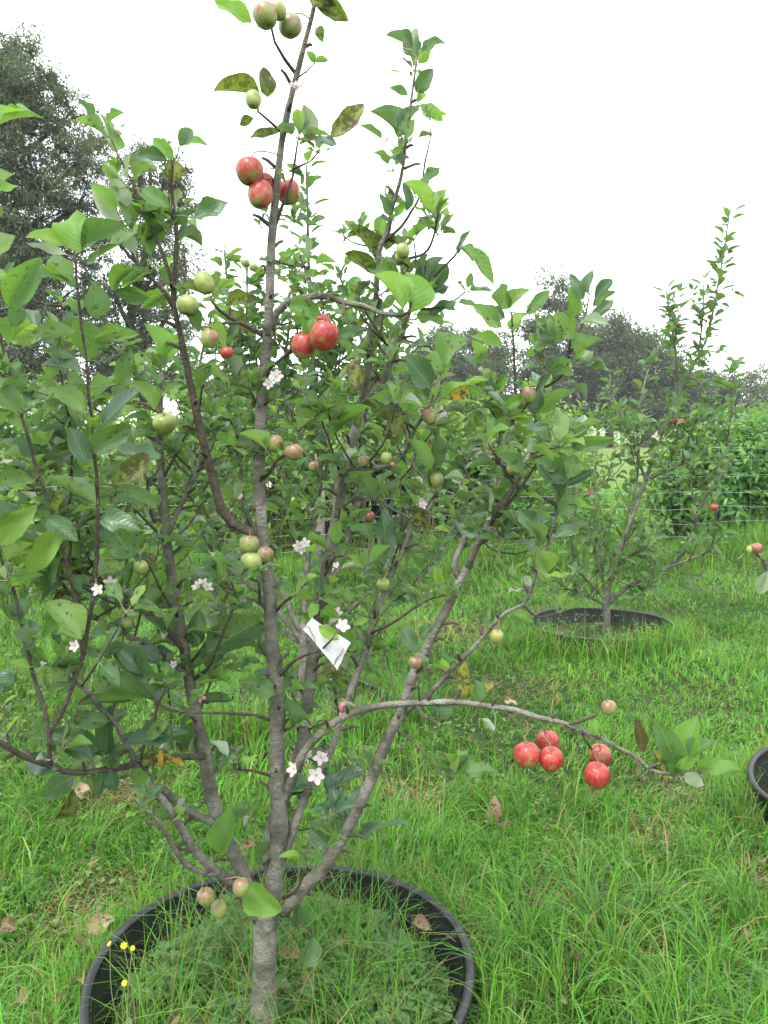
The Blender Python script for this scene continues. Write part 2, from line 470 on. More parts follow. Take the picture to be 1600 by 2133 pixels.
# ---------------------------------------------------------------- grass
def vnoise(x, y, s, seed=0):
    x = x * s + seed * 17.3; y = y * s - seed * 9.1
    xi = np.floor(x); yi = np.floor(y); fx = x - xi; fy = y - yi
    fx = fx * fx * (3 - 2 * fx); fy = fy * fy * (3 - 2 * fy)
    def h(a, b):
        q = np.sin(a * 127.1 + b * 311.7 + seed * 3.7) * 43758.5453
        return q - np.floor(q)
    return (h(xi, yi) * (1 - fx) + h(xi + 1, yi) * fx) * (1 - fy) + (h(xi, yi + 1) * (1 - fx) + h(xi + 1, yi + 1) * fx) * fy

def blades(x, y, z, h, wd, lean, az, col, seg=3):
    """arrays -> verts, tris, colours; each blade a curved tapering strip"""
    n = len(x)
    t = np.linspace(0, 1, seg + 1)
    vs = []
    dx, dy = np.cos(az), np.sin(az)
    tw = az + math.pi / 2 + NR.uniform(-0.7, 0.7, n)
    sx, sy = np.cos(tw), np.sin(tw)
    cs = []
    for j, q in enumerate(t):
        th = lean * (0.25 + 0.75 * q) * q * 1.1
        out = h * q * np.sin(np.minimum(th, 1.75))
        up = h * q * np.cos(np.minimum(th, 1.75)) * 1.0
        ww = wd * (1 - q) ** 0.6 if j < seg else None
        px, py, pz = x + dx * out, y + dy * out, z + np.maximum(up, 0.004)
        if j < seg:
            vs.append(np.stack([px - sx * ww / 2, py - sy * ww / 2, pz], -1))
            vs.append(np.stack([px + sx * ww / 2, py + sy * ww / 2, pz], -1))
        else:
            vs.append(np.stack([px, py, pz], -1))
    k = 2 * seg + 1
    V = np.stack(vs, 1).reshape(-1, 3)
    f = []
    for j in range(seg - 1):
        a = 2 * j
        f += [(a, a + 1, a + 3), (a, a + 3, a + 2)]
    f.append((2 * seg - 2, 2 * seg - 1, 2 * seg))
    T = (np.arange(n)[:, None, None] * k + np.array(f)[None]).reshape(-1, 3)
    C = np.repeat(np.concatenate([col, np.ones((n, 1))], 1), k, axis=0)
    return V, T, C

def grass_cols(n, x, y, dead):
    g0 = np.array([0.045, 0.14, 0.016]); g1 = np.array([0.105, 0.30, 0.028]); g2 = np.array([0.18, 0.31, 0.055]); br = np.array([0.24, 0.17, 0.085]); bl = np.array([0.075, 0.17, 0.06])
    u = NR.rand(n)[:, None]; c = g0 * (1 - u) + g1 * u
    m = (NR.rand(n) < 0.3)[:, None]; c = np.where(m, g2 * NR.uniform(0.6, 1.0, (n, 1)), c)
    m = (NR.rand(n) < 0.15)[:, None]; c = np.where(m, bl * NR.uniform(0.8, 1.2, (n, 1)), c)
    c = c * (0.75 + 0.5 * vnoise(x, y, 1.3, 5))[:, None]
    m = (NR.rand(n) < dead)[:, None]
    return np.where(m, br * NR.uniform(0.45, 1.25, (n, 1)), c)

# worn and dead spots in the lawn (px-free world positions), each x, y, radius
DEAD = [(0.62, 2.45, 0.16), (0.66, 2.15, 0.14), (0.98, 2.95, 0.12), (1.30, 2.62, 0.10), (1.32, 3.35, 0.28), (0.75, 4.6, 0.35), (0.45, 5.9, 0.4), (-0.95, 2.5, 0.2), (-1.05, 3.2, 0.22), (1.9, 5.7, 0.4), (0.1, 3.2, 0.18)]
def make_grass():
    Vs, Ts, Cs = [], [], []; off = 0
    def emit(n, y0, y1, h0, h1, wd, seg, pw=1.0, latt=0.56):
        nonlocal off
        y = (NR.uniform(y0 ** 2, y1 ** 2, n)) ** 0.5
        x = NR.uniform(-1, 1, n) * (latt * y + 0.4)
        # clump: pull two thirds of the blades towards tuft centres
        cell = 0.055 if y1 < 4.5 else 0.09
        tx = (np.floor(x / cell) + 0.5 + 0.7 * (vnoise(np.floor(x / cell), np.floor(y / cell), 1.0, 2) - 0.5)) * cell
        ty = (np.floor(y / cell) + 0.5 + 0.7 * (vnoise(np.floor(x / cell), np.floor(y / cell), 1.0, 3) - 0.5)) * cell
        pull = np.where(NR.rand(n) < 0.7, NR.uniform(0.5, 0.95, n), 0)
        x, y = x + (tx - x) * pull, y + (ty - y) * pull
        keep = np.ones(n, bool)
        for (cx, cy, r) in POTS: keep &= np.hypot(x - cx, y - cy) > r + 0.004
        dead = np.full(n, 0.03)
        for (cx, cy, r) in DEAD:
            q = np.clip(1.25 - np.hypot(x - cx, y - cy) / r * (0.7 + 0.6 * vnoise(x, y, 9, 4)), 0, 1)
            dead = np.maximum(dead, q * 0.6)
        keep &= NR.rand(n) > dead * 0.45
        x, y, dead = x[keep], y[keep], dead[keep]; n = len(x)
        tall = vnoise(x, y, 1.6, 1) * 0.6 + vnoise(x, y, 5.0, 6) * 0.4
        tuft = vnoise(np.floor(x / cell), np.floor(y / cell), 1.0, 9)
        h = (h0 + (h1 - h0) * NR.rand(n) ** 1.6) * (0.45 + 1.1 * tall ** 1.5) * (0.65 + 0.7 * tuft) * (1 - 0.6 * dead)
        lean = np.abs(NR.normal(0.75, 0.5, n)) + dead * 0.9
        az = 2 * math.pi * NR.rand(n) * 0.6 + 6.28 * vnoise(x, y, 2.5, 7) + 3 * tuft
        V, T, C = blades(x, y, gz(x, y) - 0.004, h, wd * NR.uniform(0.6, 1.35, n), lean, az, grass_cols(n, x, y, dead), seg)
        Vs.append(V); Ts.append(T + off); Cs.append(C); off += len(V)
    emit(88000, 1.15, 3.3, 0.05, 0.17, 0.0042, 4)
    emit(2200, 1.2, 3.4, 0.2, 0.34, 0.0055, 5)
    emit(104000, 3.2, 6.2, 0.04, 0.12, 0.0062, 3)
    emit(1200, 3.2, 6, 0.15, 0.28, 0.006, 4)
    emit(74000, 6.0, 10.2, 0.04, 0.12, 0.009, 3)
    emit(30000, 10.0, 18.0, 0.12, 0.45, 0.015, 3, latt=0.52)
    n = 1200      # coarse floppy clumps near the tub
    k = NR.randint(0, 26, n); kx = NR.uniform(0.35, 1.15, 26); ky = NR.uniform(1.35, 2.5, 26)
    x, y = kx[k] + NR.normal(0, 0.035, n), ky[k] + NR.normal(0, 0.035, n)
    V, T, C = blades(x, y, gz(x, y) - 0.004, NR.uniform(0.1, 0.3, n), NR.uniform(0.004, 0.0065, n), np.abs(NR.normal(0.9, 0.4, n)), np.arctan2(y - ky[k], x - kx[k]) + NR.normal(0, .5, n), grass_cols(n, x, y, np.full(n, 0.03)), 5)
    Vs.append(V); Ts.append(T + off); Cs.append(C); off += len(V)
    for (cx, cy, r) in POTS:
        n = 3800; a = NR.uniform(0, 6.283, n); q = r + 0.02 + np.abs(NR.normal(0, 0.07, n)); x, y = cx + q * np.cos(a), cy + q * np.sin(a)
        h = NR.uniform(0.07, 0.24, n) * (0.6 + 0.7 * vnoise(x, y, 4, 2)) * (np.where(y < cy, 1.25, 0.6) if cy > 3.5 else 0.8)
        V, T, C = blades(x, y, gz(x, y) - 0.004, h, NR.uniform(0.003, 0.006, n) * (1 if cy < 3 else 1.4), np.abs(NR.normal(0.55, 0.35, n)), NR.uniform(0, 6.283, n), grass_cols(n, x, y, np.full(n, 0.1)), 4)
        Vs.append(V); Ts.append(T + off); Cs.append(C); off += len(V)
    # longer unmown growth along the fence line
    n = 26000
    s = NR.uniform(-4.6, 5.2, n); y = FY(s) + NR.normal(0.15, 0.28, n)
    h = NR.uniform(0.15, 0.55, n) * (0.4 + 0.9 * vnoise(s, y, 1.1, 8))
    V, T, C = blades(s, y, gz(s, y), h, NR.uniform(0.005, 0.011, n), np.abs(NR.normal(0.7, 0.45, n)), NR.uniform(0, 6.28, n), grass_cols(n, s, y, np.full(n, 0.08)), 4)
    Vs.append(V); Ts.append(T + off); Cs.append(C); off += len(V)
    me = mesh_np('grass', np.concatenate(Vs), np.concatenate(Ts), True, {'col': ('FLOAT_COLOR', np.concatenate(Cs))})
    tag(link('grass', me, None, M['grass']), 'lush green lawn grass with long blades and worn brown spots', 'grass', kind='stuff')
def FY(x): return 8.07 + 0.246 * (np.asarray(x) - 0.14)
make_grass()

# growth inside the tubs: long blades, lobed weeds
def lobed_leaf():
    V, F = [(0, 0, 0)], []
    for (a0, ln) in ((-1.25, 0.75), (-0.1, 1.0), (1.05, 0.75)):
        c = Vector((math.sin(a0), math.cos(a0), 0)); s = Vector((c.y, -c.x, 0))
        k = len(V)
        V += [c * 0.35 * ln - s * 0.16, c * 0.8 * ln - s * 0.33, c * 0.72 * ln - s * 0.1 + Vector((0, 0, .05)), c * ln + Vector((0, 0, -.06)), c * 0.72 * ln + s * 0.1 + Vector((0, 0, .05)), c * 0.8 * ln + s * 0.33, c * 0.35 * ln + s * 0.16]
        F += [(0, k, k + 2), (k, k + 1, k + 2), (k + 2, k + 3, k + 4), (k + 4, k + 5, k + 6), (0, k + 2, k + 4), (0, k + 4, k + 6)]
    return np.array([tuple(v) for v in V]), np.array(F)
def scatter_join(base, mats, rnd=True):
    """N affine copies of one small mesh as arrays; mats is (N,3,4)"""
    V0, T0 = base[0], base[1]
    n, k = len(mats), len(V0)
    V = (np.einsum('nij,kj->nki', mats[:, :, :3], V0) + mats[:, None, :, 3]).reshape(-1, 3)
    T = (np.arange(n)[:, None, None] * k + T0[None]).reshape(-1, T0.shape[1])
    r = np.repeat(NR.rand(n), k)
    return V, T, r
def frames(pos, ydir, zdir, sx, sy, sz):
    y = ydir / np.linalg.norm(ydir, axis=1, keepdims=True)
    z = zdir - y * np.sum(zdir * y, 1, keepdims=True)
    z /= np.maximum(np.linalg.norm(z, axis=1, keepdims=True), 1e-6)
    x = np.cross(y, z)
    return np.stack([x * sx[:, None], y * sy[:, None], z * sz[:, None], pos], -1)
LOBED = lobed_leaf()
def make_weeds(i, n, nb, hmax):
    cx, cy, r = POTS[i]
    q = (r - 0.06) * np.sqrt(NR.rand(n)); a = NR.uniform(0, 6.283, n)
    x, y = cx + q * np.cos(a), cy + q * np.sin(a)
    dens = vnoise(x, y, 7, 3)
    keep = (dens > 0.28)
    if i == 0: keep &= np.hypot(x + 0.27, y - 1.8) > 0.05
    x, y, dens = x[keep], y[keep], dens[keep]; n = len(x)
    h = NR.uniform(0.01, 0.13, n) * (0.5 + dens) * np.clip((r - 0.05 - np.hypot(x - cx, y - cy)) / 0.1, 0.45, 1)
    pos = np.stack([x, y, -0.01 + h], -1)
    az = NR.uniform(0, 6.283, n)
    yd = np.stack([np.cos(az), np.sin(az), NR.uniform(-0.3, 0.35, n)], -1)
    zd = np.stack([NR.normal(0, 0.35, n), NR.normal(0, 0.35, n) - 0.15, np.ones(n)], -1)
    s = 0.010 + 0.03 * NR.rand(n) ** 2
    V, T, rn = scatter_join(LOBED, frames(pos, yd, zd, s, s, s))
    me = mesh_np('weeds', V, T, True, {'rnd': ('FLOAT', rn), 'luv': ('FLOAT_VECTOR', np.tile([0.5, 0.5, 0], (len(V), 1)))})
    tag(link('weeds', me, None, M['bush']), ['low lobed weeds covering the soil in the foremost tub', 'low weeds inside the farther tub', 'weeds in the cut-off tub', 'weeds in the tub behind the main trunk'][i], 'weeds', kind='stuff')
    q = (r - 0.06) * np.sqrt(NR.rand(nb)); a = NR.uniform(0, 6.283, nb)
    x, y = cx + q * np.cos(a), cy + q * np.sin(a)
    h = (hmax * NR.rand(nb) ** 1.8 + 0.05) * (np.clip((r - 0.04 - q) / 0.12, 0.35, 1) if i == 0 else 1)
    V, T, C = blades(x, y, np.full(nb, -0.015), h, NR.uniform(0.0018, 0.0042, nb), np.abs(NR.normal(0.8, 0.5, nb)), NR.uniform(0, 6.283, nb), grass_cols(nb, x, y, np.full(nb, 0.16)), 5)
    me = mesh_np('tub_grass', V, T, True, {'col': ('FLOAT_COLOR', C)})
    tag(link('tub_grass', me, None, M['grass']), ['long loose grass blades growing inside the foremost tub', 'long grass blades inside the farther tub', 'grass inside the cut-off tub', 'grass inside the tub behind the main trunk'][i], 'grass', kind='stuff')
make_weeds(0, 3800, 2700, 0.42)
make_weeds(1, 260, 420, 0.2)
make_weeds(2, 200, 200, 0.2)
make_weeds(3, 300, 500, 0.3)

def lawn_weeds():
    n = 5200
    y = NR.uniform(1.25 ** 2, 5.2 ** 2, n) ** 0.5; x = NR.uniform(-1, 1, n) * (0.49 * y + 0.15)
    keep = vnoise(x, y, 2.6, 12) * 0.6 + vnoise(x, y, 9, 13) * 0.4 > 0.5
    for (cx, cy, r) in POTS: keep &= np.hypot(x - cx, y - cy) > r + 0.03
    x, y = x[keep], y[keep]; n = len(x)
    pos = np.stack([x, y, gz(x, y) + NR.uniform(0.02, 0.075, n)], -1); az = NR.uniform(0, 6.283, n)
    yd = np.stack([np.cos(az), np.sin(az), NR.uniform(-0.3, 0.35, n)], -1); zd = np.stack([NR.normal(0, .35, n), NR.normal(0, .35, n) - .15, np.ones(n)], -1)
    s = NR.uniform(0.009, 0.02, n)
    V, T, rn = scatter_join(LOBED, frames(pos, yd, zd, s, s, s))
    me = mesh_np('lawn_weeds', V, T, True, {'rnd': ('FLOAT', rn), 'luv': ('FLOAT_VECTOR', np.tile([0.5, 0.5, 0], (len(V), 1)))})
    tag(link('lawn_weeds', me, None, M['vine']), 'patches of small lobed weeds low in the lawn', 'weeds', kind='stuff')
lawn_weeds()

# ---------------------------------------------------------------- wire field fence
def make_fence():
    t = empty('wire_fence', (0.14, 8.07, 0))
    tag(t, 'galvanised wire stock fence running behind the apple trees', 'fence')
    x0, x1 = -5.0, 5.6
    p0, p1 = Vector((x0, float(FY(x0)), 0)), Vector((x1, float(FY(x1)), 0))
    for z in (0.12, 0.27, 0.42, 0.58, 0.75, 0.92, 1.08, 1.22):
        b = MB(); pts = []
        for k in range(45):
            q = p0.lerp(p1, k / 44)
            pts.append((q.x, q.y, z + 0.012 * math.sin(k * 1.3 + z * 9) + R.uniform(-.006, .006)))
        b.tube(pts, [0.0017] * 45, 5); b.build('line_wire', M['wire'], t)
    b = MB(); b.tube([(0, 0, 0.1), (0.004, 0, 0.5), (-0.003, 0, 0.9), (0, 0, 1.23)], [0.0009] * 4, 4)
    me = b.mesh('stay_wire'); me.materials.append(M['wire'])
    x = x0 + 0.2
    while x < x1:
        o = link('stay_wire', me, t); o.matrix_parent_inverse = Matrix(); o.location = Vector((x, float(FY(x)), 0)) - t.location
        o.rotation_euler = (R.uniform(-.01, .01), R.uniform(-.02, .02), 0); x += 0.42
    for x in (-4.9, -0.62, 5.5):
        b = MB(); b.tube([(x, float(FY(x)) + 0.05, -0.3), (x, float(FY(x)) + 0.05, 0.6), (x + .01, float(FY(x)) + 0.05, 1.32)], [0.05, 0.05, 0.047], 10, wob=0.1)
        b.build('fence_post', M['weathered_wood'], t)
make_fence()

# white post and rail fence at the end of the field
def make_rails():
    t = empty('rail_fence', (20, 58, 0))
    tag(t, 'white post and rail fence far across the field', 'fence')
    me = None
    b = MB(); b.box((0, 0, 0.7), (0.1, 0.1, 1.3)); me = b.mesh('post', False); me.materials.append(M['white_paint'])
    for k in range(14):
        o = link('post', me, t); o.matrix_parent_inverse = Matrix(); o.location = (-6 + k * 2.4, 0.02 * k, 0)
    for z in (0.78, 1.24):
        b = MB(); b.box((-6 + 15.6 + 20, 58.1, z), (32, 0.05, 0.09)); b.build('rail', M['white_paint'], t, False)
make_rails()

# low timber shelter under the vines
def make_shelter():
    t = empty('timber_shelter', (0.6, 9.6, 0))
    tag(t, 'low weathered timber shelter overgrown with vines behind the wire fence', 'shelter')
    for k in range(6):
        b = MB(); b.box((0.35 + R.uniform(-.04, .04), 9.25 + k * 0.17, 1.17 + k * 0.012), (2.1, 0.155, 0.035)); b.build('roof_plank', M['weathered_wood'], t, False)
    b = MB(); b.box((0.35, 9.13, 1.165), (2.2, 0.045, 0.11)); b.build('front_beam', M['weathered_wood'], t, False)
    for x in (-0.62, 0.35, 1.3):
        for y in (9.2, 10.12):
            b = MB(); b.box((x, y, 0.55), (0.09, 0.07, 1.1)); b.build('post', M['shaded_wood'], t, False)
    for k in range(12):  # dark boards put at the back to paint the shaded gap under the vines
        b = MB(); b.box((-0.6 + k * 0.172, 10.2, 0.57), (0.16, 0.025, 1.12)); b.build('back_plank', M['shaded_wood'], t, False)
    for s, x in ((0, -0.69), (1, 1.37)):
        for k in range(5):
            b = MB(); b.box((x, 9.3 + k * 0.19, 0.56), (0.025, 0.18, 1.1)); b.build('side_plank', M['shaded_wood'], t, False)
make_shelter()
# ---------------------------------------------------------------- leaves
PT = [0, .07, .17, .3, .44, .58, .71, .82, .91, .965, 1.0]
PW = [.03, .4, .74, .94, 1.0, .96, .82, .61, .36, .17, .02]
def leaf_base(fold, curl, wave, twist, nu=10, nv=4, shape=0.0):
    V, U, F = [], [], []
    rr = random.Random(int(fold * 999 + curl * 77 + wave * 7771))
    ph = rr.uniform(0, 6.28)
    for i in range(nu + 1):
        k = i / nu * 10; a0 = int(min(k, 9)); fr = k - a0
        t = PT[a0] + (PT[a0 + 1] - PT[a0]) * fr; wd = 0.5 * (PW[a0] + (PW[a0 + 1] - PW[a0]) * fr)
        yy = t - abs(curl) * 0.12 * t * t; zz = -curl * 0.5 * t * t
        for j in range(nv + 1):
            s = (j / nv) * 2 - 1
            x = s * wd * (1 + (rr.uniform(-.08, .08) if abs(s) == 1 else 0))
            z = zz + abs(s) * wd * fold + wave * wd * 0.42 * s * s * math.sin(t * 9 + ph + (1.7 if s > 0 else 0))
            a = twist * t
            xr, zr = x * math.cos(a) - (z - zz) * math.sin(a), x * math.sin(a) + (z - zz) * math.cos(a) + zz
            V.append((xr, yy, zr)); U.append((s, t, 0))
    for i in range(nu):
        for j in range(nv):
            k = i * (nv + 1) + j
            F.append((k, k + 1, k + nv + 2, k + nv + 1))
    return np.array(V), np.array(F), np.array(U)
LB = [leaf_base(*a) for a in ((0.45, 0.4, 0.4, 0.2), (0.75, 0.7, 0.35, -0.3), (0.3, -0.3, 0.7, 0.25), (0.55, 1.0, 0.5, 0.15), (0.9, 0.3, 0.45, -0.2),
                              (0.35, 0.6, 0.8, 0.6), (0.6, 0.15, 0.4, -0.6), (0.4, 0.8, 0.9, 0.0), (0.5, 0.45, 1.1, 0.4), (1.1, 0.6, 0.4, 0.1))]
LS = [leaf_base(*a, nu=5, nv=2) for a in ((0.3, 0.4, 0.1, 0.2), (0.5, 0.2, 0.2, -0.3), (0.2, 0.7, 0.2, 0.3), (0.6, 0.5, 0.1, 0.0))]
LANCE = [leaf_base(*a, nu=3, nv=2) for a in ((0.3, 0.5, 0.0, 0.1), (0.5, 0.8, 0.0, -0.2), (0.2, 0.2, 0.0, 0.2))]
TINY = (np.array([(0, 0, 0), (0.5, 0.45, 0.1), (0, 1, -0.1), (-0.5, 0.45, 0.1)], float), np.array([(0, 1, 2, 3)]), np.array([(0, 0, 0), (.6, .5, 0), (0, 1, 0), (.6, .5, 0)], float))
_lm = {}
def leaf_mesh(setname, k, mat):
    key = (setname, k, mat)
    if key not in _lm:
        b = {'LB': LB, 'LS': LS, 'LANCE': LANCE}[setname][k]
        me = mesh_np('leaf', b[0], b[1], True, {'luv': ('FLOAT_VECTOR', b[2]), 'rnd': ('FLOAT', np.zeros(len(b[0])))})
        me.materials.append(M[mat]); _lm[key] = me
    return _lm[key]
SETS = {'LB': LB, 'LS': LS, 'LANCE': LANCE}

def seat_leaves(root, leaves, limit=300, setname='LB', stuff='foliage'):
    """leaves: list of (Matrix4, mat, weight); the largest in view become parts, the rest one mass per material"""
    def score(L):
        v = L[0].translation
        x, y, d = proj(v)
        if d < 0.2: return 0
        s = L[0].col[1].length / d
        return s * (1 if -60 < x < 1660 and -60 < y < 2190 else 0.01) * L[2]
    order = sorted(range(len(leaves)), key=lambda i: -score(leaves[i]))
    inv = root.matrix_world.inverted() if False else Matrix.Translation(-root.location)
    n = len(SETS[setname])
    for i in order[:limit]:
        mtx, mat, _ = leaves[i]
        o = bpy.data.objects.new('leaf', leaf_mesh(setname, R.randrange(n), mat))
        COL.objects.link(o); o.parent = root
        o.matrix_local = inv @ mtx
    rest = order[limit:]
    if rest:
        mats = sorted({leaves[i][1] for i in rest})
        Vs, Ts, Us, Rs, Mi = [], [], [], [], []; off = 0
        for mi, mt in enumerate(mats):
            ids = [i for i in rest if leaves[i][1] == mt]
            for k in range(n):
                sub = ids[k::n]
                if not sub: continue
                A = np.array([np.array(leaves[i][0])[:3, :] for i in sub])
                b = SETS[setname][k]
                V, T, r = scatter_join((b[0], b[1]), A)
                Vs.append(V); Ts.append(T + off); off += len(V); Rs.append(r); Us.append(np.tile(b[2], (len(sub), 1))); Mi.append(np.full(len(T), mi))
        me = mesh_np(stuff, np.concatenate(Vs), np.concatenate(Ts), True, {'luv': ('FLOAT_VECTOR', np.concatenate(Us)), 'rnd': ('FLOAT', np.concatenate(Rs))})
        for mt in mats: me.materials.append(M[mt])
        me.polygons.foreach_set('material_index', np.concatenate(Mi).astype(np.int32))
        tag(link(stuff, me, root), kind='stuff')

def leaf_frame(b, ydir, zdir, ln, wr, flat=1.0):
    y = ydir.normalized(); z = (zdir - y * zdir.dot(y))
    if z.length < 1e-4: z = y.orthogonal()
    z.normalize(); x = y.cross(z)
    m = Matrix.Identity(4)
    m.col[0] = (*(x * ln * wr), 0); m.col[1] = (*(y * ln), 0); m.col[2] = (*(z * ln * flat * min(1.0, wr * 1.5)), 0); m.col[3] = (*b, 1)
    return m

class Tree:
    def __init__(s, name, label, base, group):
        s.root = empty(name, base); tag(s.root, label, 'apple tree', group)
        s.sk = []            # skeleton samples: (px, py, Y, x, y, z, radius)
        s.dY = 0.0; s.wk = 1.0; s.leaves = []; s.tw = MB(); s.pt = MB()
    def limb(s, name, Y0, Y1, w0, w1, txt, mat='bark', bow=0.0, sides=None, wob=0.25):
        pts = [tuple(float(q) for q in p.split(',')) for p in txt.split()]
        if Y0 is None: Y0 = s.near(pts[0][0], pts[0][1])[2]
        else: Y0 += s.dY
        Y1 += s.dY
        n = len(pts); L = [0]
        for a, b in zip(pts, pts[1:]): L.append(L[-1] + math.hypot(b[0] - a[0], b[1] - a[1]))
        c = []
        for (x, y), l in zip(pts, L):
            f = l / L[-1]
            Y = Y0 + (Y1 - Y0) * f + bow * math.sin(math.pi * f)
            p = P(x, y, Y)
            c.append((p.x, p.y, p.z, (w0 + (w1 - w0) * f) / 2 * mpp(Y) * s.wk))
        c = spline(c, 0.02 if name != 'far' else 0.06)
        b = MB()
        c2 = []
        for i, q in enumerate(c):
            j = 0.0015 if q[3] < 0.006 else 0.0008
            jj = mnoise.noise_vector(Vector(q[:3]) * 22) * j
            c2.append((q[0] + jj.x, q[1] + jj.y, q[2] + jj.z, q[3] * (1 + 0.16 * mnoise.noise(Vector(q[:3]) * 30))))
        b.tube([q[:3] for q in c2], [max(q[3], 0.0008) for q in c2], sides or (14 if w0 > 30 else 9 if w0 > 12 else 6), wob=wob)
        b.build('trunk' if name == 'trunk' else 'branch', M[mat], s.root)
        for q in c2:
            u = proj(q); s.sk.append((u[0], u[1], q[1], *q))
        return c2
    def near(s, px, py):
        return min(s.sk, key=lambda q: (q[0] - px) ** 2 + (q[1] - py) ** 2)
    def near3(s, v):
        return min(s.sk, key=lambda q: (q[3] - v.x) ** 2 + (q[4] - v.y) ** 2 + (q[5] - v.z) ** 2)
    def tie(s, v, thin=False):
        """join a leaf base or fruit to the nearest wood with a petiole or twig"""
        q = s.near3(v); a = Vector(q[3:6]); d = (v - a).length
        if d < 0.004: return
        m = a.lerp(v, 0.5) + Vector((R.uniform(-.1, .1), R.uniform(-.1, .1), R.uniform(-.15, .02))) * d
        if d > 0.075:
            c = spline([tuple(a), tuple(m), tuple(v)], 0.02)
            s.tw.tube(c, [0.0026 - 0.0012 * i / len(c) for i in range(len(c))], 5)
            for p in c[2:]:
                u = proj(p); s.sk.append((u[0], u[1], p[1], p[0], p[1], p[2], 0.0015))
        else:
            s.pt.tube([a, m, v], [0.0012, 0.001, 0.001], 4, cap=False)
    def hand(s, bx, by, tx, ty, wr=0.55, mat='leaf', Y=None, roll=None, under=False, dy=None, tie=True):
        if Y is None: Y = s.near(bx, by)[2] + R.uniform(-0.05, 0.03)
        b = P(bx, by, Y); lpx = math.hypot(tx - bx, ty - by) * mpp(Y)
        t = P(tx, ty, Y + (R.uniform(-0.35, 0.2) * lpx if dy is None else dy))
        yd = t - b
        tc = (Vector((0, 0, CAM_H)) - b).normalized()
        z = tc * 0.75 + Vector((R.uniform(-.4, .4), 0, 0.55 + R.uniform(-.3, .3)))
        if under: z = -tc + Vector((R.uniform(-.3, .3), 0, 0.2))
        m = leaf_frame(b, yd, z, yd.length * 1.06, wr * 1.0)
        if roll is None: roll = R.uniform(-.45, .45)
        if roll is not None: m = m @ Matrix.Rotation(roll, 4, 'Y')
        s.leaves.append((m, mat, 3.0))
        if tie: s.tie(b)
    def rosette(s, px, py, n, L, Y=None, mat='leaf', up=(0, 0, 1), wr=0.45, wt=1.0, tie=True, spread=1.0):
        if Y is None: Y = s.near(px, py)[2] + R.uniform(-0.05, 0.05)
        p = P(px, py, Y)
        s.rosette3(p, n, L, mat, Vector(up), wr, wt, tie, spread)
    def rosette3(s, p, n, L, mat, d=Vector((0, 0, 1)), wr=0.55, wt=1.0, tie=True, spread=1.0):
        d = d.normalized(); u = d.orthogonal().normalized(); v = d.cross(u); a0 = R.uniform(0, 6.28)
        if tie: s.tie(p)
        for k in range(n):
            a = a0 + k * 2.4 + R.uniform(-.3, .3); el = R.uniform(0.15, 1.1) / spread
            o = (u * math.cos(a) + v * math.sin(a)) * math.cos(el) + d * math.sin(el)
            l = L * R.uniform(0.55, 1.15)
            b = p + o * R.uniform(0.008, 0.025) * L / 0.06
            s.pt.tube([p, b], [0.0011, 0.0009], 4, cap=False)
            z = d * 1.0 - o * 0.5 + Vector((R.uniform(-.5, .5), R.uniform(-.6, .2), R.uniform(-.1, .5)))
            mt = mat
            if mat == 'leaf':
                q = R.random(); mt = 'leaf_spot' if q < 0.05 else 'leaf_blue' if q < 0.2 else 'leaf_bright' if q < 0.42 else 'leaf_pale' if q < 0.47 else 'leaf'
            s.leaves.append((leaf_frame(b, o, z, l, wr * R.uniform(0.8, 1.15)), mt, wt))
    def along(s, c, L, gap, f0=0.3, f1=1.0, mat='leaf', wr=0.5, wt=1.0, n=1, skip=0.0):
        """leaves up a shoot, spiral arrangement; c is the limb's samples"""
        acc = 0; k = 0; n0 = int(len(c) * f0); n1 = int(len(c) * f1)
        for i in range(max(1, n0), n1):
            p, q = Vector(c[i][:3]), Vector(c[i - 1][:3]); acc += (p - q).length
            if acc < gap: continue
            acc = R.uniform(-.3, .3) * gap; k += 1
            if R.random() < skip: continue
            if n > 1:
                s.rosette3(p + Vector((R.uniform(-.02, .02), R.uniform(-.02, .02), R.uniform(0, .02))) * L / 0.05, R.randint(max(2, n - 2), n + 1), L, mat, (p - q).normalized() * 0.3 + Vector((R.uniform(-.6, .6), R.uniform(-.6, .6), R.uniform(0, .8))), wr, wt); continue
            d = (p - q).normalized(); u = d.orthogonal().normalized(); v = d.cross(u); a = k * 2.4
            side = u * math.cos(a) + v * math.sin(a)
            o = (side * 0.8 + d * 0.6 + Vector((0, 0, R.uniform(-.2, .15)))).normalized()
            b = p + side * c[i][3] + o * 0.014 * L / 0.06
            s.pt.tube([p, b], [0.0012, 0.0009], 4, cap=False)
            z = d - o * 0.4 + Vector((R.uniform(-.4, .4), R.uniform(-.5, .2), 0.2))
            mt = mat
            if mat == 'leaf':
                r = R.random(); mt = 'leaf_spot' if r < 0.04 else 'leaf_blue' if r < 0.2 else 'leaf_bright' if r < 0.42 else 'leaf'
            s.leaves.append((leaf_frame(b, o, z, L * R.uniform(0.75, 1.15), wr * R.uniform(.85, 1.15)), mt, wt))
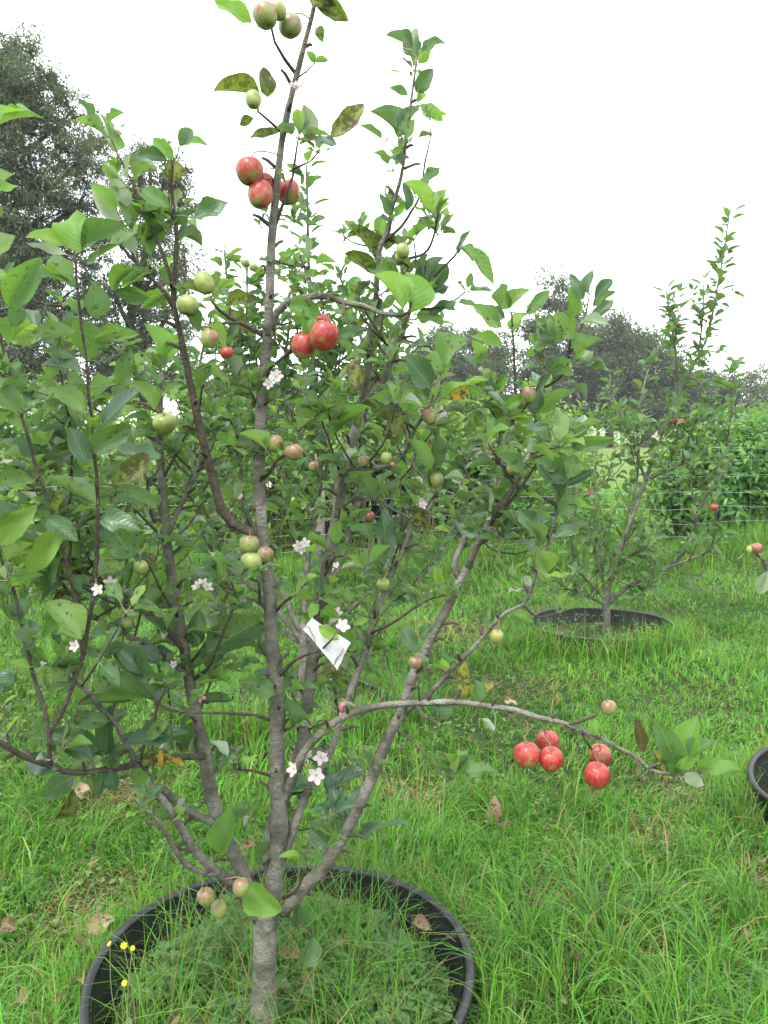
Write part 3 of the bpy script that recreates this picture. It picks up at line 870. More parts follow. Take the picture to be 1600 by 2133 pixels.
    def shoots(s, c, n, L0, L1, leaf, gap, f0=0.2, f1=0.8, mat='leaf', wr=0.5, up=0.7):
        for _ in range(n):
            i = R.randint(max(1, int(len(c) * f0)), max(2, int(len(c) * f1)) - 1)
            p = Vector(c[i][:3]); d = (p - Vector(c[i - 1][:3])).normalized()
            o = (Vector((R.gauss(0, 1), R.gauss(0, 1), R.gauss(0, .5))).normalized() * 0.9 + d * 0.3 + Vector((0, 0, 0.25))).normalized()
            l = R.uniform(L0, L1); q = [p]
            for k in range(4):
                o = (o + Vector((R.uniform(-.2, .2), R.uniform(-.2, .2), up * 0.3))).normalized(); q.append(q[-1] + o * l / 4)
            cu = spline([tuple(x) for x in q], 0.03)
            r0 = min(c[i][3] * 0.6, 0.004)
            s.tw.tube(cu, [r0 * (1 - 0.6 * k / len(cu)) for k in range(len(cu))], 5)
            cc = [(*x, 0.0012) for x in cu]
            for x in cu[2:]:
                u = proj(x); s.sk.append((u[0], u[1], x[1], x[0], x[1], x[2], 0.0015))
            s.along(cc, leaf, gap, 0.12, 1.0, mat, wr)
            s.rosette3(Vector(cu[-1]), 4, leaf * 0.9, mat, o, wr, 1.0, False)
    def stubs(s, c, gap):
        acc = 0
        for i in range(2, len(c) - 1):
            p, q = Vector(c[i][:3]), Vector(c[i - 1][:3]); acc += (p - q).length
            if acc < gap: continue
            acc = R.uniform(-.5, .5) * gap
            d = (p - q).normalized(); o = Vector((R.gauss(0, 1), R.gauss(0, 1), R.gauss(0, 1))); o = (o - d * o.dot(d)).normalized()
            l = R.uniform(.006, .04); e = p + o * (c[i][3] + l) + d * l * 0.5
            s.tw.tube([p, p + o * c[i][3], p.lerp(e, .7) + Vector((0, 0, .002)), e], [.004, .0042, .0034, .0026], 6, wob=.3)
    def scrub(s, n, x0, x1, y0, y1, L, dy=0.12, reach=0.22):
        k = 0
        for _ in range(n * 6):
            if k >= n: break
            x, y = R.uniform(x0, x1), R.uniform(y0, y1); q = s.near(x, y)
            p = P(x, y, q[2] + R.uniform(-0.35 * dy, 1.5 * dy)); a = s.near3(p); d = (p - Vector(a[3:6])).length
            if d > reach or d < 0.02: continue
            k += 1; s.rosette3(p, R.randint(3, 6), L * R.uniform(.7, 1.2), 'leaf', Vector((R.uniform(-.5, .5), R.uniform(-.6, .2), 1)), .43)
    def finish(s, limit=300, setname='LB'):
        if s.tw.v: tag(s.tw.build('twigs', M['young'], s.root), kind='stuff')
        if s.pt.v: tag(s.pt.build('leaf_stalks', M['petiole'], s.root), kind='stuff')
        seat_leaves(s.root, s.leaves, limit, setname)

# ---------------------------------------------------------------- distant trees
def blob_tree(name, label, Y, base_px, blobs, mat, leaf, dens, trunk_w, group, dens_l=1.0, droop=0.3, asp=0.4):
    base = P(base_px, 900, Y); base.z = 0
    t = empty(name, base); tag(t, label, 'tree', group)
    k = Y * 1.02 / FPX
    ctr = []; Vm = []
    for (x, y, rx, ry) in blobs:
        c = P(x, y, Y + R.uniform(-.8, .8) * (rx + ry) * 0.3 * k); ctr.append((c, rx * k, ry * k))
    tops = sorted(ctr, key=lambda q: q[0].z)
    top = tops[-1][0]
    trunk = [tuple(base) + (trunk_w,)]
    for f in (0.25, 0.5, 0.75, 0.95):
        q = base.lerp(top, f); trunk.append((q.x + R.uniform(-.03, .03) * top.z, q.y, base.z + (top.z) * f, trunk_w * (1 - 0.85 * f)))
    c = spline(trunk, 0.5)
    b = MB(); b.tube([q[:3] for q in c], [q[3] for q in c], 8, wob=0.15); b.build('trunk', M['bark_far'], t)
    bb = MB(); tw = []
    for (cc, rx, rz) in ctr:
        q = min(c, key=lambda q: abs(q[2] - (cc.z - 0.5 * rz - 0.35 * math.hypot(cc.x - q[0], cc.y - q[1]))) )
        a = Vector(q[:3]); m = a.lerp(cc, 0.55) + Vector((0, 0, -0.08 * (cc - a).length))
        cu = spline([tuple(a), tuple(m), tuple(cc)], 0.5)
        r0 = min(q[3] * 0.7, trunk_w * 0.45)
        bb.tube(cu, [r0 * (1 - 0.8 * i / len(cu)) for i in range(len(cu))], 5, cap=False)
        ns = max(4, int(dens * rx * rz / (k * k) / 120))
        for _ in range(ns):
            d = Vector((R.gauss(0, 1), R.gauss(0, 1), R.gauss(0, 1))).normalized() * (R.random() ** 0.42 if R.random() < 0.74 else R.uniform(1, 1.38))
            e = cc + Vector((d.x * rx, d.y * (rx + rz) * 0.55, d.z * rz)); tw.append((cc, e))
            if R.random() < 0.5: bb.tube([cc.lerp(e, 0.05), cc.lerp(e, 0.55) + Vector((0, 0, -0.03 * rz)), e], [r0 * 0.22, r0 * 0.15, r0 * 0.06], 4, cap=False)
    tag(bb.build('branches', M['bark_far'], t), kind='stuff')
    A = []
    E = np.array([tuple(e) for _, e in tw]); O = np.array([tuple((e - cc)) for cc, e in tw])
    per = int(100 * dens_l)
    n = len(E) * per
    ee = np.repeat(E, per, 0); oo = np.repeat(O, per, 0); oo /= np.maximum(np.linalg.norm(oo, axis=1, keepdims=True), 1e-6)
    rs = np.repeat(NR.uniform(0.35, 1.3, len(E)), per)[:, None] * k * 14
    g = NR.normal(0, 1, (n, 3)) * rs * np.array([1.0, 1.0, 0.62])
    pos = ee + g
    yd = NR.normal(0, 0.8, (n, 3)) + oo * 0.5 + np.array([0, 0, -droop]); zd = NR.normal(0, 0.6, (n, 3)) + np.array([0, 0, 0.8])
    ln = NR.uniform(0.6, 1.5, n) * leaf
    V, T, r = scatter_join((TINY[0], TINY[1]), frames(pos, yd, zd, ln * asp, ln, ln))
    me = mesh_np('crown', V, T, False, {'rnd': ('FLOAT', r), 'luv': ('FLOAT_VECTOR', np.tile([0.5, 0.5, 0], (len(V), 1)))})
    o = link('crown', me, t, M[mat]); tag(o, kind='stuff')

G1 = 'dark evergreens standing behind the orchard'
blob_tree('evergreen_tree', 'tallest dark evergreen with feathery crown rising beyond the left shoots', 17, -40,
    [(20, 95, 48, 50), (55, 175, 62, 52), (0, 190, 70, 80), (130, 255, 58, 48), (20, 275, 85, 70), (170, 330, 58, 48), (80, 375, 90, 60), (-90, 250, 90, 130), (-60, 420, 110, 90), (160, 430, 50, 38), (40, 480, 90, 60), (120, 540, 80, 55), (0, 590, 110, 60), (90, 650, 110, 60), (-20, 730, 130, 70), (70, 770, 120, 60), (-60, 820, 120, 60)], 'dark', 0.085, 1.5, 0.26, G1, 1.35, asp=0.24)
blob_tree('evergreen_tree', 'shorter dark evergreen with gappy crown filling in beside the tallest one', 19, 275,
    [(300, 325, 42, 36), (355, 365, 46, 45), (268, 400, 46, 45), (375, 430, 36, 42), (310, 460, 55, 48), (245, 500, 55, 50), (388, 545, 34, 46), (325, 570, 60, 45), (240, 620, 70, 50), (350, 660, 60, 50), (280, 720, 90, 55), (190, 700, 60, 60), (230, 800, 100, 55), (360, 780, 80, 55), (130, 830, 80, 40)], 'dark', 0.095, 1.2, 0.2, G1, 1.3, asp=0.26)
G2 = 'hazy trees along the far edge of the field'
FT = [('low dark far thicket showing between the left shoots', 45, 470, [(440, 825, 56, 36), (500, 815, 50, 40), (470, 850, 70, 30)]), ('low dark far thicket behind the main trunk', 47, 600, [(570, 835, 54, 32), (630, 820, 54, 36), (600, 855, 80, 26)]), ('low dark far thicket behind the second stem', 49, 740, [(700, 830, 54, 34), (765, 815, 50, 38), (730, 852, 80, 28)]),
      ('low hazy far tree beside the fruit-laden right limb', 52, 860, [(835, 800, 42, 30), (880, 765, 36, 38), (860, 830, 60, 35)]),
      ('rounded grey-green far tree, first full crown behind the right limb', 50, 935, [(930, 715, 38, 36), (915, 765, 46, 46), (965, 770, 44, 50), (940, 830, 70, 45)]),
      ('grey-green far tree with flat ragged top, second behind the right limb', 54, 1015, [(1010, 715, 36, 30), (1035, 760, 48, 45), (990, 790, 42, 42), (1020, 840, 65, 40)]),
      ('tallest far tree poking above the right limb with a thin airy top', 48, 1165, [(1160, 592, 22, 18), (1150, 632, 30, 22), (1190, 668, 36, 30), (1130, 690, 34, 32), (1180, 725, 52, 42), (1120, 765, 50, 48), (1190, 800, 62, 50), (1130, 840, 60, 40)]),
      ('broad dense far tree right of the tall airy one', 50, 1270, [(1275, 690, 36, 28), (1300, 720, 40, 34), (1250, 735, 44, 42), (1290, 780, 60, 48), (1240, 820, 56, 44), (1300, 840, 60, 38)]),
      ('far tree with two spiky tops behind the slender apple tree', 50, 1345, [(1335, 705, 22, 20), (1350, 735, 36, 30), (1320, 770, 44, 42), (1375, 780, 42, 44), (1345, 830, 64, 42)]),
      ('dusky far tree between the slender apple shoots', 55, 1430, [(1425, 770, 34, 34), (1440, 805, 44, 36), (1410, 840, 50, 32)]),
      ('bluish far tree beyond the sweeping right shoots', 60, 1500, [(1490, 795, 40, 28), (1520, 815, 46, 32), (1475, 835, 50, 30)]),
      ('low bluish far tree at the end of the tree line', 62, 1575, [(1555, 805, 34, 24), (1590, 822, 44, 28), (1560, 845, 50, 26), (1640, 800, 50, 40)])]
for lab, Y, bx, bl in FT:
    bl = bl + [(bx - 35, 868, 46, 24), (bx + 35, 866, 46, 26)]
    blob_tree('far_tree', lab, Y, bx, bl, 'far', 0.24, 1.5, 0.28, G2, 1.3, asp=0.34)
blob_tree('round_shrub', 'rounded light green shrub under the far tree line', 34, 1585, [(1580, 868, 34, 20), (1610, 870, 30, 22), (1560, 880, 24, 14)], 'vine', 0.12, 1.2, 0.08, None)
blob_tree('round_shrub', 'grey-green shrub in front of the far white rails', 36, 1300, [(1290, 872, 26, 18), (1320, 880, 26, 14)], 'bush', 0.12, 1.2, 0.08, None)

# ---------------------------------------------------------------- shrubs beyond the fence
def shrub(name, label, blobs, mat, L, n, setname='LANCE', wr=0.36, group=None, limit=300, upb=0.4):
    c0 = Vector(blobs[0][0]); t = empty(name, (c0.x, c0.y, 0)); tag(t, label, 'shrub', group)
    tot = sum(b[1][0] * b[1][2] for b in blobs); leaves = []; st = MB()
    for (c, r) in blobs:
        c = Vector(c); m = int(n * r[0] * r[2] / tot)
        for _ in range(max(4, m // 90)):
            e = c + Vector((R.uniform(-.7, .7) * r[0], R.uniform(-.7, .7) * r[1], R.uniform(-.2, .8) * r[2])); g = Vector((c.x + R.uniform(-.4, .4) * r[0], c.y + R.uniform(-.3, .3) * r[1], 0))
            st.tube([g, g.lerp(e, 0.5) + Vector((R.uniform(-.08, .08), R.uniform(-.08, .08), 0)), e], [0.012, 0.008, 0.003], 5, cap=False)
        ns = max(6, m // 9)
        for _ in range(ns):
            d = Vector((R.gauss(0, 1), R.gauss(0, 1), R.gauss(0, 1))).normalized(); rr = R.uniform(0.62, 1.04) if R.random() < 0.8 else R.random()
            bump_ = 1 + 0.22 * mnoise.noise(d * 3.1 + c)
            p = c + Vector((d.x * r[0], d.y * r[1], d.z * r[2])) * rr * bump_
            if p.z < 0.03: continue
            ax = (d + Vector((R.gauss(0, .3), R.gauss(0, .3), upb + R.gauss(0, .3)))).normalized()
            u = ax.orthogonal().normalized(); v = ax.cross(u)
            for k in range(9):
                a = k * 2.4; o = (u * math.cos(a) + v * math.sin(a) + ax * R.uniform(0, 1)).normalized()
                l = L * R.uniform(0.6, 1.25)
                leaves.append((leaf_frame(p + ax * (k - 4) * L * 0.22 + o * 0.01, o, ax + Vector((R.uniform(-.4, .4), R.uniform(-.4, .4), 0.4)), l, wr * R.uniform(.8, 1.2)), mat, max(0.05, 1.2 - 1.0 * (p.y - c.y + r[1]) / (2 * r[1]))))
    st.build('stems', M['stem'], t)
    seat_leaves(t, leaves, limit, setname)
shrub('leafy_bush', 'dense dark green leafy bush behind the wire fence beside the slender apple tree', [((4.1, 10.2, 0.72), (0.85, 0.8, 0.74)), ((4.9, 10.3, 0.85), (1.2, 0.8, 0.8))], 'bush', 0.13, 12500)
shrub('vine_shrub', 'yellow-green vine sprawling over the timber shelter', [((0.75, 9.55, 1.28), (1.0, 0.6, 0.5)), ((1.75, 9.7, 1.05), (0.8, 0.6, 0.75)), ((-0.45, 9.6, 1.2), (0.8, 0.6, 0.6)), ((0.5, 9.2, 1.05), (0.5, 0.25, 0.2))], 'vine', 0.10, 10500, wr=0.4, upb=0.7)
shrub('hedge_shrub', 'mixed green shrub behind the fence left of the main trunk', [((-1.6, 9.0, 0.85), (0.9, 0.6, 0.9)), ((-2.6, 8.9, 0.85), (0.9, 0.6, 0.85)), ((-0.9, 9.3, 0.8), (0.6, 0.5, 0.8))], 'vine', 0.095, 8000, 'LS', 0.5)
shrub('hedge_shrub', 'mixed green shrub behind the fence past the leftmost shoots', [((-3.7, 8.6, 0.95), (0.9, 0.7, 1.0)), ((-4.6, 8.6, 0.95), (0.8, 0.7, 1.0))], 'bush', 0.095, 8000, 'LS', 0.5)
shrub('weedy_bush', 'low weedy bush at the fence foot beside the slender apple tree', [((1.75, 9.0, 0.45), (0.55, 0.4, 0.5)), ((2.25, 9.2, 0.3), (0.35, 0.3, 0.32))], 'bush', 0.08, 3200, wr=0.3)
# ---------------------------------------------------------------- foremost apple tree
GT = 'apple trees in tubs'
T1 = Tree('apple_tree', 'foremost tall apple tree with pale speckled trunk and red apples, growing in the big tub', (-0.27, 1.8, 0.0), GT)
T1.wk = 0.77
tr = T1.limb('trunk', 1.80, 1.80, 78, 62, '552,2330 551,2200 550,2100 552,1990 556,1890', wob=0.12)
tr2 = T1.limb('trunk', 1.80, 1.79, 48, 33, '557,1930 570,1840 582,1740 579,1640 576,1560 578,1470 571,1380 564,1300 561,1220 547,1150')
tr3 = T1.limb('trunk', 1.79, 1.76, 34, 24, '550,1170 544,1080 540,1000 538,920 543,860 548,800 555,740 559,690')
tr4 = T1.limb('trunk', 1.76, 1.70, 24, 8, '558,700 561,620 563,560 567,490 575,400 586,300 600,230 612,180 622,140 640,70 655,10 668,-60 684,-160')
L = T1.limb
lB = L('b', 1.80, 2.12, 36, 26, '572,1850 560,1780 575,1700 605,1630 627,1559 639,1494 643,1432 652,1373 662,1300 670,1240 680,1184 696,1106 707,1042 711,994 722,956 741,892 751,847')
lB1 = L('b', None, 2.0, 22, 9, '751,847 775,821 797,795 816,750 835,701 846,664 870,620 895,585')
lB2 = L('b', None, 2.05, 20, 5, '751,850 765,790 771,742 772,694 777,660 783,621 785,569 791,516 809,481 816,437 824,407 835,372 842,328 846,280 859,192 864,153 868,118')
lB3 = L('b', None, 1.98, 8, 3, '800,505 837,472 859,437 877,402 885,341 896,289 898,255', 'young')
lB4 = L('b', None, 1.95, 8, 4, '870,620 916,564 947,534 960,512', 'young')
lB5 = L('b', None, 1.9, 8, 4, '846,540 880,530 899,507 910,459 915,440', 'young')
lC = L('b', 1.77, 1.66, 20, 11, '562,690 576,652 599,630 640,619 685,619 719,630 756,637 794,652 835,658')
lC2 = L('b', None, 1.66, 9, 4, '835,658 850,650 858,630', 'young')
lD = L('b', 1.79, 1.62, 26, 8, '546,1135 517,1106 484,1091 465,1065 450,1024 431,949 416,892 405,840 394,787 382,724 367,656 362,600 367,540 367,475 360,425 357,385 360,345', 'young')
lD2 = L('b', None, 1.64, 12, 4, '367,650 345,610 320,585 285,545 270,515 255,470', 'young')
lD3 = L('b', None, 1.66, 12, 3, '364,600 350,560 330,505 300,440 270,370 245,320 232,290', 'young')
lE = L('b', 1.77, 1.68, 15, 6, '552,700 517,681 484,664 457,645 440,626', 'young')
lE2 = L('b', None, 1.68, 8, 5, '500,672 470,672 446,678 438,688', 'young')
lF = L('b', 1.80, 1.90, 42, 14, '548,1905 505,1815 458,1715 440,1650 425,1570 407,1480 388,1370 370,1270 358,1200 348,1130 340,1040 333,940 334,840 337,780', bow=0.02)
lF1 = L('b', None, 2.05, 13, 8, '349,1110 375,1057 397,1012 412,967 425,900', 'bark')
lF2 = L('b', None, 1.82, 10, 6, '350,1136 326,1099 311,1050 307,1001 322,990 330,975', 'young')
lF3 = L('b', None, 1.66, 15, 8, '388,1365 337,1300 281,1262 237,1231 200,1203 150,1178 110,1140', 'young')
lF4 = L('b', None, 1.72, 15, 8, '398,1415 340,1362 297,1337 244,1312 200,1287 150,1240 120,1205', 'bark')
lF5 = L('b', None, 1.7, 10, 6, '398,1420 434,1390 460,1330 490,1250 480,1200 510,1190', 'young')
lG = L('b', 1.80, 1.66, 34, 14, '540,1915 494,1850 440,1805 400,1762 365,1705 340,1665 315,1640')
lG2 = L('b', None, 1.58, 24, 10, '462,1725 437,1712 385,1684 344,1650 312,1625 281,1581 259,1540 244,1512 215,1480 170,1430 120,1400', 'bark')
lG3 = L('b', None, 1.62, 18, 8, '460,1818 434,1822 385,1799 362,1765 332,1712 300,1690', 'bark')
lH = L('b', 1.81, 1.46, 20, 13, '425,1575 370,1578 312,1584 244,1600 156,1609 109,1597 47,1575 0,1547 -80,1500', 'young')
lL3 = L('b', 1.56, 1.52, 13, 7, '104,1595 102,1541 97,1494 84,1450 69,1400 53,1350 41,1281 25,1222 3,1165 -15,1110', 'young')
lL2 = L('b', 1.56, 1.50, 13, 6, '103,1530 134,1472 150,1431 169,1378 181,1322 197,1228 201,1162 204,1087 202,1012 195,930 191,870 184,810 180,750 169,667 161,600 158,530', 'young')
lL1 = L('b', None, 1.46, 13, 6, '174,1362 166,1300 153,1228 142,1185 127,1125 105,1057 94,1024 71,960 49,877 22,787 7,731 -8,670', 'young')
lL4 = L('b', 1.66, 1.72, 9, 5, '146,1180 146,1057 150,937 142,855 127,787 118,720', 'young')
lL5 = L('b', 1.5, 1.4, 10, 5, '-80,1500 -50,1200 -40,900 -35,600 -30,420 -28,250', 'young')
lR1 = L('b', 1.80, 1.78, 36, 22, '590,1900 631,1849 669,1815 700,1765 729,1714 759,1655 780,1607 797,1562 821,1514 842,1465 866,1395 890,1345 915,1295 935,1260 955,1215 974,1183')
lR1a = L('b', None, 1.70, 20, 11, '974,1183 997,1130 1013,1100 1030,1064 1053,1041 1072,1012 1085,982 1105,945')
lR1b = L('b', None, 1.85, 18, 9, '958,1210 945,1180 961,1137 984,1084 1010,1050 1030,1012 1043,969 1053,950 1062,900 1075,841')
lR1c = L('b', None, 1.80, 8, 4, '1075,841 1072,779 1071,730 1069,694 1066,650', 'young')
lR1d = L('b', None, 1.74, 8, 4, '1076,835 1110,815 1150,800 1181,770 1184,730 1195,690', 'young')
lR1e = L('b', None, 1.74, 6, 3, '1184,740 1205,700 1223,644 1228,610', 'young')
lR1f = L('b', None, 1.72, 12, 7, '990,1140 1020,1120 1060,1108 1090,1105', 'young')
lR1g = L('b', None, 1.6, 7, 4, '1105,945 1140,935 1165,930', 'young')
lR2 = L('b', None, 1.64, 13, 6, '845,1485 900,1440 945,1390 990,1345 1025,1305 1055,1275 1090,1260 1105,1235 1118,1189 1138,1143 1154,1091 1164,1058 1174,1032 1184,992', 'bark')
lR3 = L('b', 1.80, 1.62, 22, 9, '583,1690 620,1590 655,1540 701,1501 728,1487 773,1473 831,1466 893,1463 950,1462 1025,1472 1075,1480 1125,1495 1175,1507 1215,1522 1250,1537 1285,1557 1325,1577 1350,1600 1375,1610 1405,1612', 'bark')
L('b', None, 1.67, 9, 6, '1060,1482 1070,1505 1100,1517 1122,1526', 'young')
L('b', None, 1.63, 9, 7, '1180,1510 1215,1500 1245,1488', 'young')
L('b', None, 1.66, 8, 6, '1208,1524 1222,1545 1233,1562', 'young')
L('b', None, 1.70, 10, 7, '868,1468 880,1490 907,1506', 'young')
L('b', None, 1.70, 6, 4, '874,1465 872,1430 872,1405', 'young')
lR4 = L('b', None, 1.66, 6, 3, '822,1515 860,1545 900,1590 935,1628', 'young')
lM = L('b', 1.80, 1.98, 26, 11, '588,1790 640,1650 690,1560 715,1480 735,1425 756,1370 769,1322 783,1287 800,1235 816,1196 842,1140 861,1087')
L('b', None, 1.86, 5, 3, '784,1290 797,1339 814,1404 823,1456', 'young')
lM2 = L('b', None, 1.92, 12, 6, '705,1060 719,1050 737,1037 767,1037 797,1048 827,1065 854,1080 876,1069 899,1039 914,1024', 'bark')
lM3 = L('b', None, 1.82, 15, 7, '700,1085 706,1030 715,990 726,977 775,975 812,969 839,952 850,930 865,892 887,859 906,817 917,784', 'bark')
lM4 = L('b', None, 1.95, 8, 4, '711,994 690,930 675,890 665,860', 'young')
lM5 = L('b', None, 1.9, 8, 4, '670,1210 700,1160 730,1165 760,1190', 'young')
lM6 = L('b', None, 1.75, 10, 5, '770,1320 830,1290 880,1255 930,1240', 'young')
L('b', 1.80, 1.66, 10, 5, '570,1503 529,1489 487,1487 453,1485 388,1485', 'young')
L('b', 1.80, 1.76, 9, 6, '588,1523 611,1513 652,1513 675,1505', 'young')
L('b', 1.80, 1.72, 10, 5, '572,1617 522,1605 494,1604 481,1590', 'young')
L('b', None, 1.70, 6, 4, '500,1604 496,1580 498,1566', 'young')
lT = L('b', 1.79, 1.66, 12, 5, '580,1408 618,1373 649,1360 673,1349 694,1329', 'young')
L('b', 1.79, 1.72, 9, 5, '576,1272 597,1250 618,1238', 'young')
L('b', 1.79, 1.70, 9, 6, '558,1275 541,1250 539,1212 515,1203', 'young')
L('b', 1.78, 1.70, 11, 6, '545,1000 561,986 576,960 602,945', 'young')
L('b', 1.77, 1.70, 9, 5, '556,770 590,745 630,700 660,680', 'young')
L('b', 1.74, 1.68, 8, 5, '583,272 565,255 538,232', 'young')
L('b', 1.73, 1.66, 10, 6, '620,158 592,122 572,88 566,60', 'young')
lU = L('b', 1.75, 1.68, 10, 4, '573,470 592,420 610,367 614,341 619,306 622,290', 'young')
L('b', None, 1.64, 7, 3, '612,350 623,346 645,337 662,319', 'young')
L('b', 1.72, 1.69, 5, 3, '618,165 640,148 655,130', 'young')
L('b', 1.80, 1.66, 9, 6, '527,1890 505,1842 480,1828 470,1832', 'young')
L('b', 1.79, 1.74, 8, 5, '540,860 520,810 500,800', 'young')
L('b', 1.80, 1.74, 9, 6, '590,1870 620,1850 640,1800', 'young')

H = T1.hand
def hands(txt):
    """bx,by>tx,ty width [material letter]; u at the end shows the underside"""
    mm = {'d': 'leaf_blue', 'b': 'leaf_bright', 'p': 'leaf_pale', 's': 'leaf_spot', 'y': 'leaf_yellow', 'w': 'leaf_brown', 'n': 'leaf'}
    for it in txt.split(';'):
        q = it.split()
        if not q: continue
        a, b = q[0].split('>'); bx, by = map(float, a.split(',')); tx, ty = map(float, b.split(','))
        c = q[2] if len(q) > 2 else 'n'
        H(bx, by, tx, ty, float(q[1]), mm[c[0]], under='u' in c)
hands('525,48>445,-4 .35 b;543,200>443,175 .38 s;557,203>553,138 .55 s;528,247>498,258 .55 s;582,275>518,290 .34 s;666,54>668,84 .7 n;662,0>725,34 .5 s;645,-5>700,12 .6 s;642,290>632,218 .6 pu;688,285>756,198 .3 s;655,288>702,303 .5 d;660,285>630,296 .6 s;655,130>640,105 .6 b;655,130>685,121 .4 b')
hands('868,118>853,54 .8 d;858,100>806,68 .5 d;880,108>928,72 .5 n;866,192>900,142 .55 d;838,152>782,148 .16 p;850,200>813,180 .45 n;830,288>864,205 .45 n;825,275>780,222 .62 d;795,290>752,260 .5 n;845,290>862,243 .4 n;838,335>812,312 .75 n;838,345>812,322 .75 d;875,390>918,354 .6 n;846,440>838,378 .35 d;790,492>793,445 .6 b;785,545>735,465 .45 s;782,572>720,520 .4 s;955,530>978,478 .45 d;958,518>992,538 .55 n;962,512>1025,588 .28 n;853,652>855,560 .66 b;868,645>920,545 .5 n;838,645>792,560 .5 b;835,575>762,552 .4 n;890,612>937,598 .65 d;893,655>942,630 .45 d;868,655>926,668 .55 n;835,600>800,575 .55 n;835,572>880,535 .5 n;880,600>905,555 .5 d')
hands('375,305>398,262 .6 d;372,302>436,287 .4 b;362,330>318,284 .45 b;350,335>284,322 .4 d;362,378>358,332 .95 s;355,432>283,400 .45 n;405,452>471,415 .5 d;367,470>400,430 .5 n;370,502>400,483 .5 b;380,450>418,430 .45 n;250,478>170,380 .26 p;268,470>232,342 .28 p;245,440>188,385 .4 b;300,450>262,425 .5 n;312,535>300,440 .55 n;180,548>278,480 .42 n;165,528>155,430 .62 b;135,512>42,483 .36 b;172,522>248,462 .45 n;158,602>75,528 .5 n;18,640>66,530 .45 n;142,532>62,514 .28 p;192,662>208,588 .62 n;22,680>46,624 .55 n;-18,245>46,212 .5 b;-20,405>36,385 .4 b;-25,535>28,490 .55 pu')
hands('158,692>58,690 .35 n;180,752>178,658 .62 b;205,708>282,688 .4 n;336,748>310,675 .75 b;342,742>356,704 .45 pu;168,778>85,735 .5 d;245,800>268,728 .4 n;290,785>220,790 .5 n;182,862>80,800 .4 n;214,884>288,800 .36 d;322,854>275,790 .5 n;195,943>268,885 .5 n;180,968>146,890 .5 d;62,955>-5,925 .5 n;20,862>62,892 .45 n;98,880>68,925 .6 n;200,1050>100,1000 .36 n;235,1015>300,935 .4 s;276,1162>213,1095 .6 n;212,1082>288,1090 .5 d;120,1102>82,1048 .55 n;168,1165>98,1098 .5 n;60,1192>128,1088 .34 b;-10,1130>58,1058 .38 b;170,1332>100,1252 .58 n;100,1080>165,1120 .45 n;0,1010>70,1000 .5 n;60,780>0,830 .45 n;95,700>10,700 .4 n;40,860>-10,800 .5 n;150,870>105,930 .5 n;120,960>60,1000 .5 s;90,1130>20,1150 .45 b;15,1230>60,1180 .5 b;110,1160>70,1230 .5 n;50,1300>0,1260 .5 n;90,1330>140,1290 .4 b;30,1390>0,1450 .6 d;110,1420>165,1380 .45 n;240,1020>330,1050 .45 n;225,860>290,850 .4 n;245,930>330,960 .5 d;310,620>240,600 .45 n;280,560>225,600 .5 n;300,640>340,600 .5 b;380,640>415,690 .5 n;330,560>380,600 .5 n;300,510>345,470 .5 s;260,600>310,560 .5 n')
hands('325,1455>216,1338 .3 n;343,1436>453,1352 .34 n;372,1442>476,1414 .33 b;290,1455>152,1466 .22 b;312,1452>203,1395 .5 n;380,1345>335,1278 .6 d;405,1348>402,1268 .42 d;432,1362>549,1284 .5 n;440,1402>485,1332 .55 d;305,1402>245,1342 .5 d;332,1385>288,1342 .6 d;225,1503>145,1492 .4 n;197,1575>108,1520 .5 d;192,1580>104,1548 .35 d;220,1572>240,1478 .4 d;262,1545>388,1522 .32 d;122,1602>34,1582 .42 d;160,1612>76,1648 .4 d;215,1612>200,1662 .5 d;230,1602>245,1645 .6 d;315,1582>390,1592 .55 y;152,1642>124,1712 .45 s;462,1778>482,1690 .46 b;508,1842>590,1888 .58 b;545,1802>582,1755 .6 n;475,1765>485,1728 .4 y;502,1772>535,1748 .35 w;640,1792>640,1752 .6 n;715,1702>690,1640 .5 d;692,1772>648,1730 .5 d;745,1742>836,1692 .32 d;730,1692>752,1640 .5 d;652,1642>563,1622 .5 d;602,1702>570,1665 .75 n;680,1652>748,1600 .6 d;620,1880>622,1935 .6 d;650,1950>640,2010 .6 d;420,1500>400,1580 .5 d;470,1540>460,1600 .5 d;350,1500>300,1540 .4 n;270,1560>205,1600 .45 d;420,1460>480,1450 .4 n;505,1420>560,1440 .5 n')
hands('572,1447>520,1424 .6 n;585,1407>533,1392 .35 d;667,1312>680,1252 .85 b;705,1332>662,1308 .5 b;733,1337>712,1318 .7 b;768,1290>735,1300 .4 b;800,1146>808,1066 .55 d;777,1122>738,1085 .5 n;803,1142>862,1108 .38 n;556,938>507,893 .6 b;478,922>446,902 .6 b;490,930>480,905 .6 b;692,912>747,828 .36 b;652,882>618,842 .45 n;682,872>648,832 .6 b;722,842>678,818 .55 n;508,822>494,775 .6 b;540,822>558,790 .5 n;915,782>915,724 .95 n;928,762>972,690 .65 n;897,802>848,742 .62 d;915,838>1003,758 .34 b;897,722>848,716 .4 d;862,862>778,818 .45 n;935,830>978,798 .45 y;852,862>818,912 .85 s;897,978>848,918 .5 b;907,972>905,903 .55 d;936,965>976,970 .35 d;905,980>945,1000 .5 n;752,812>735,740 .55 s;745,760>700,790 .3 p;615,1510>600,1460 .6 n;690,1420>640,1440 .5 n;700,1000>770,990 .5 n;780,1040>760,985 .6 n;800,1010>840,1040 .4 n;860,1060>900,1110 .45 s;880,1020>850,990 .5 n;640,700>640,640 .6 b;600,640>665,650 .55 b;700,700>745,690 .45 n;470,640>530,620 .5 s;520,700>480,640 .35 s;490,700>455,730 .5 n;430,760>480,800 .45 n;440,760>400,800 .5 n;430,680>470,720 .5 b')
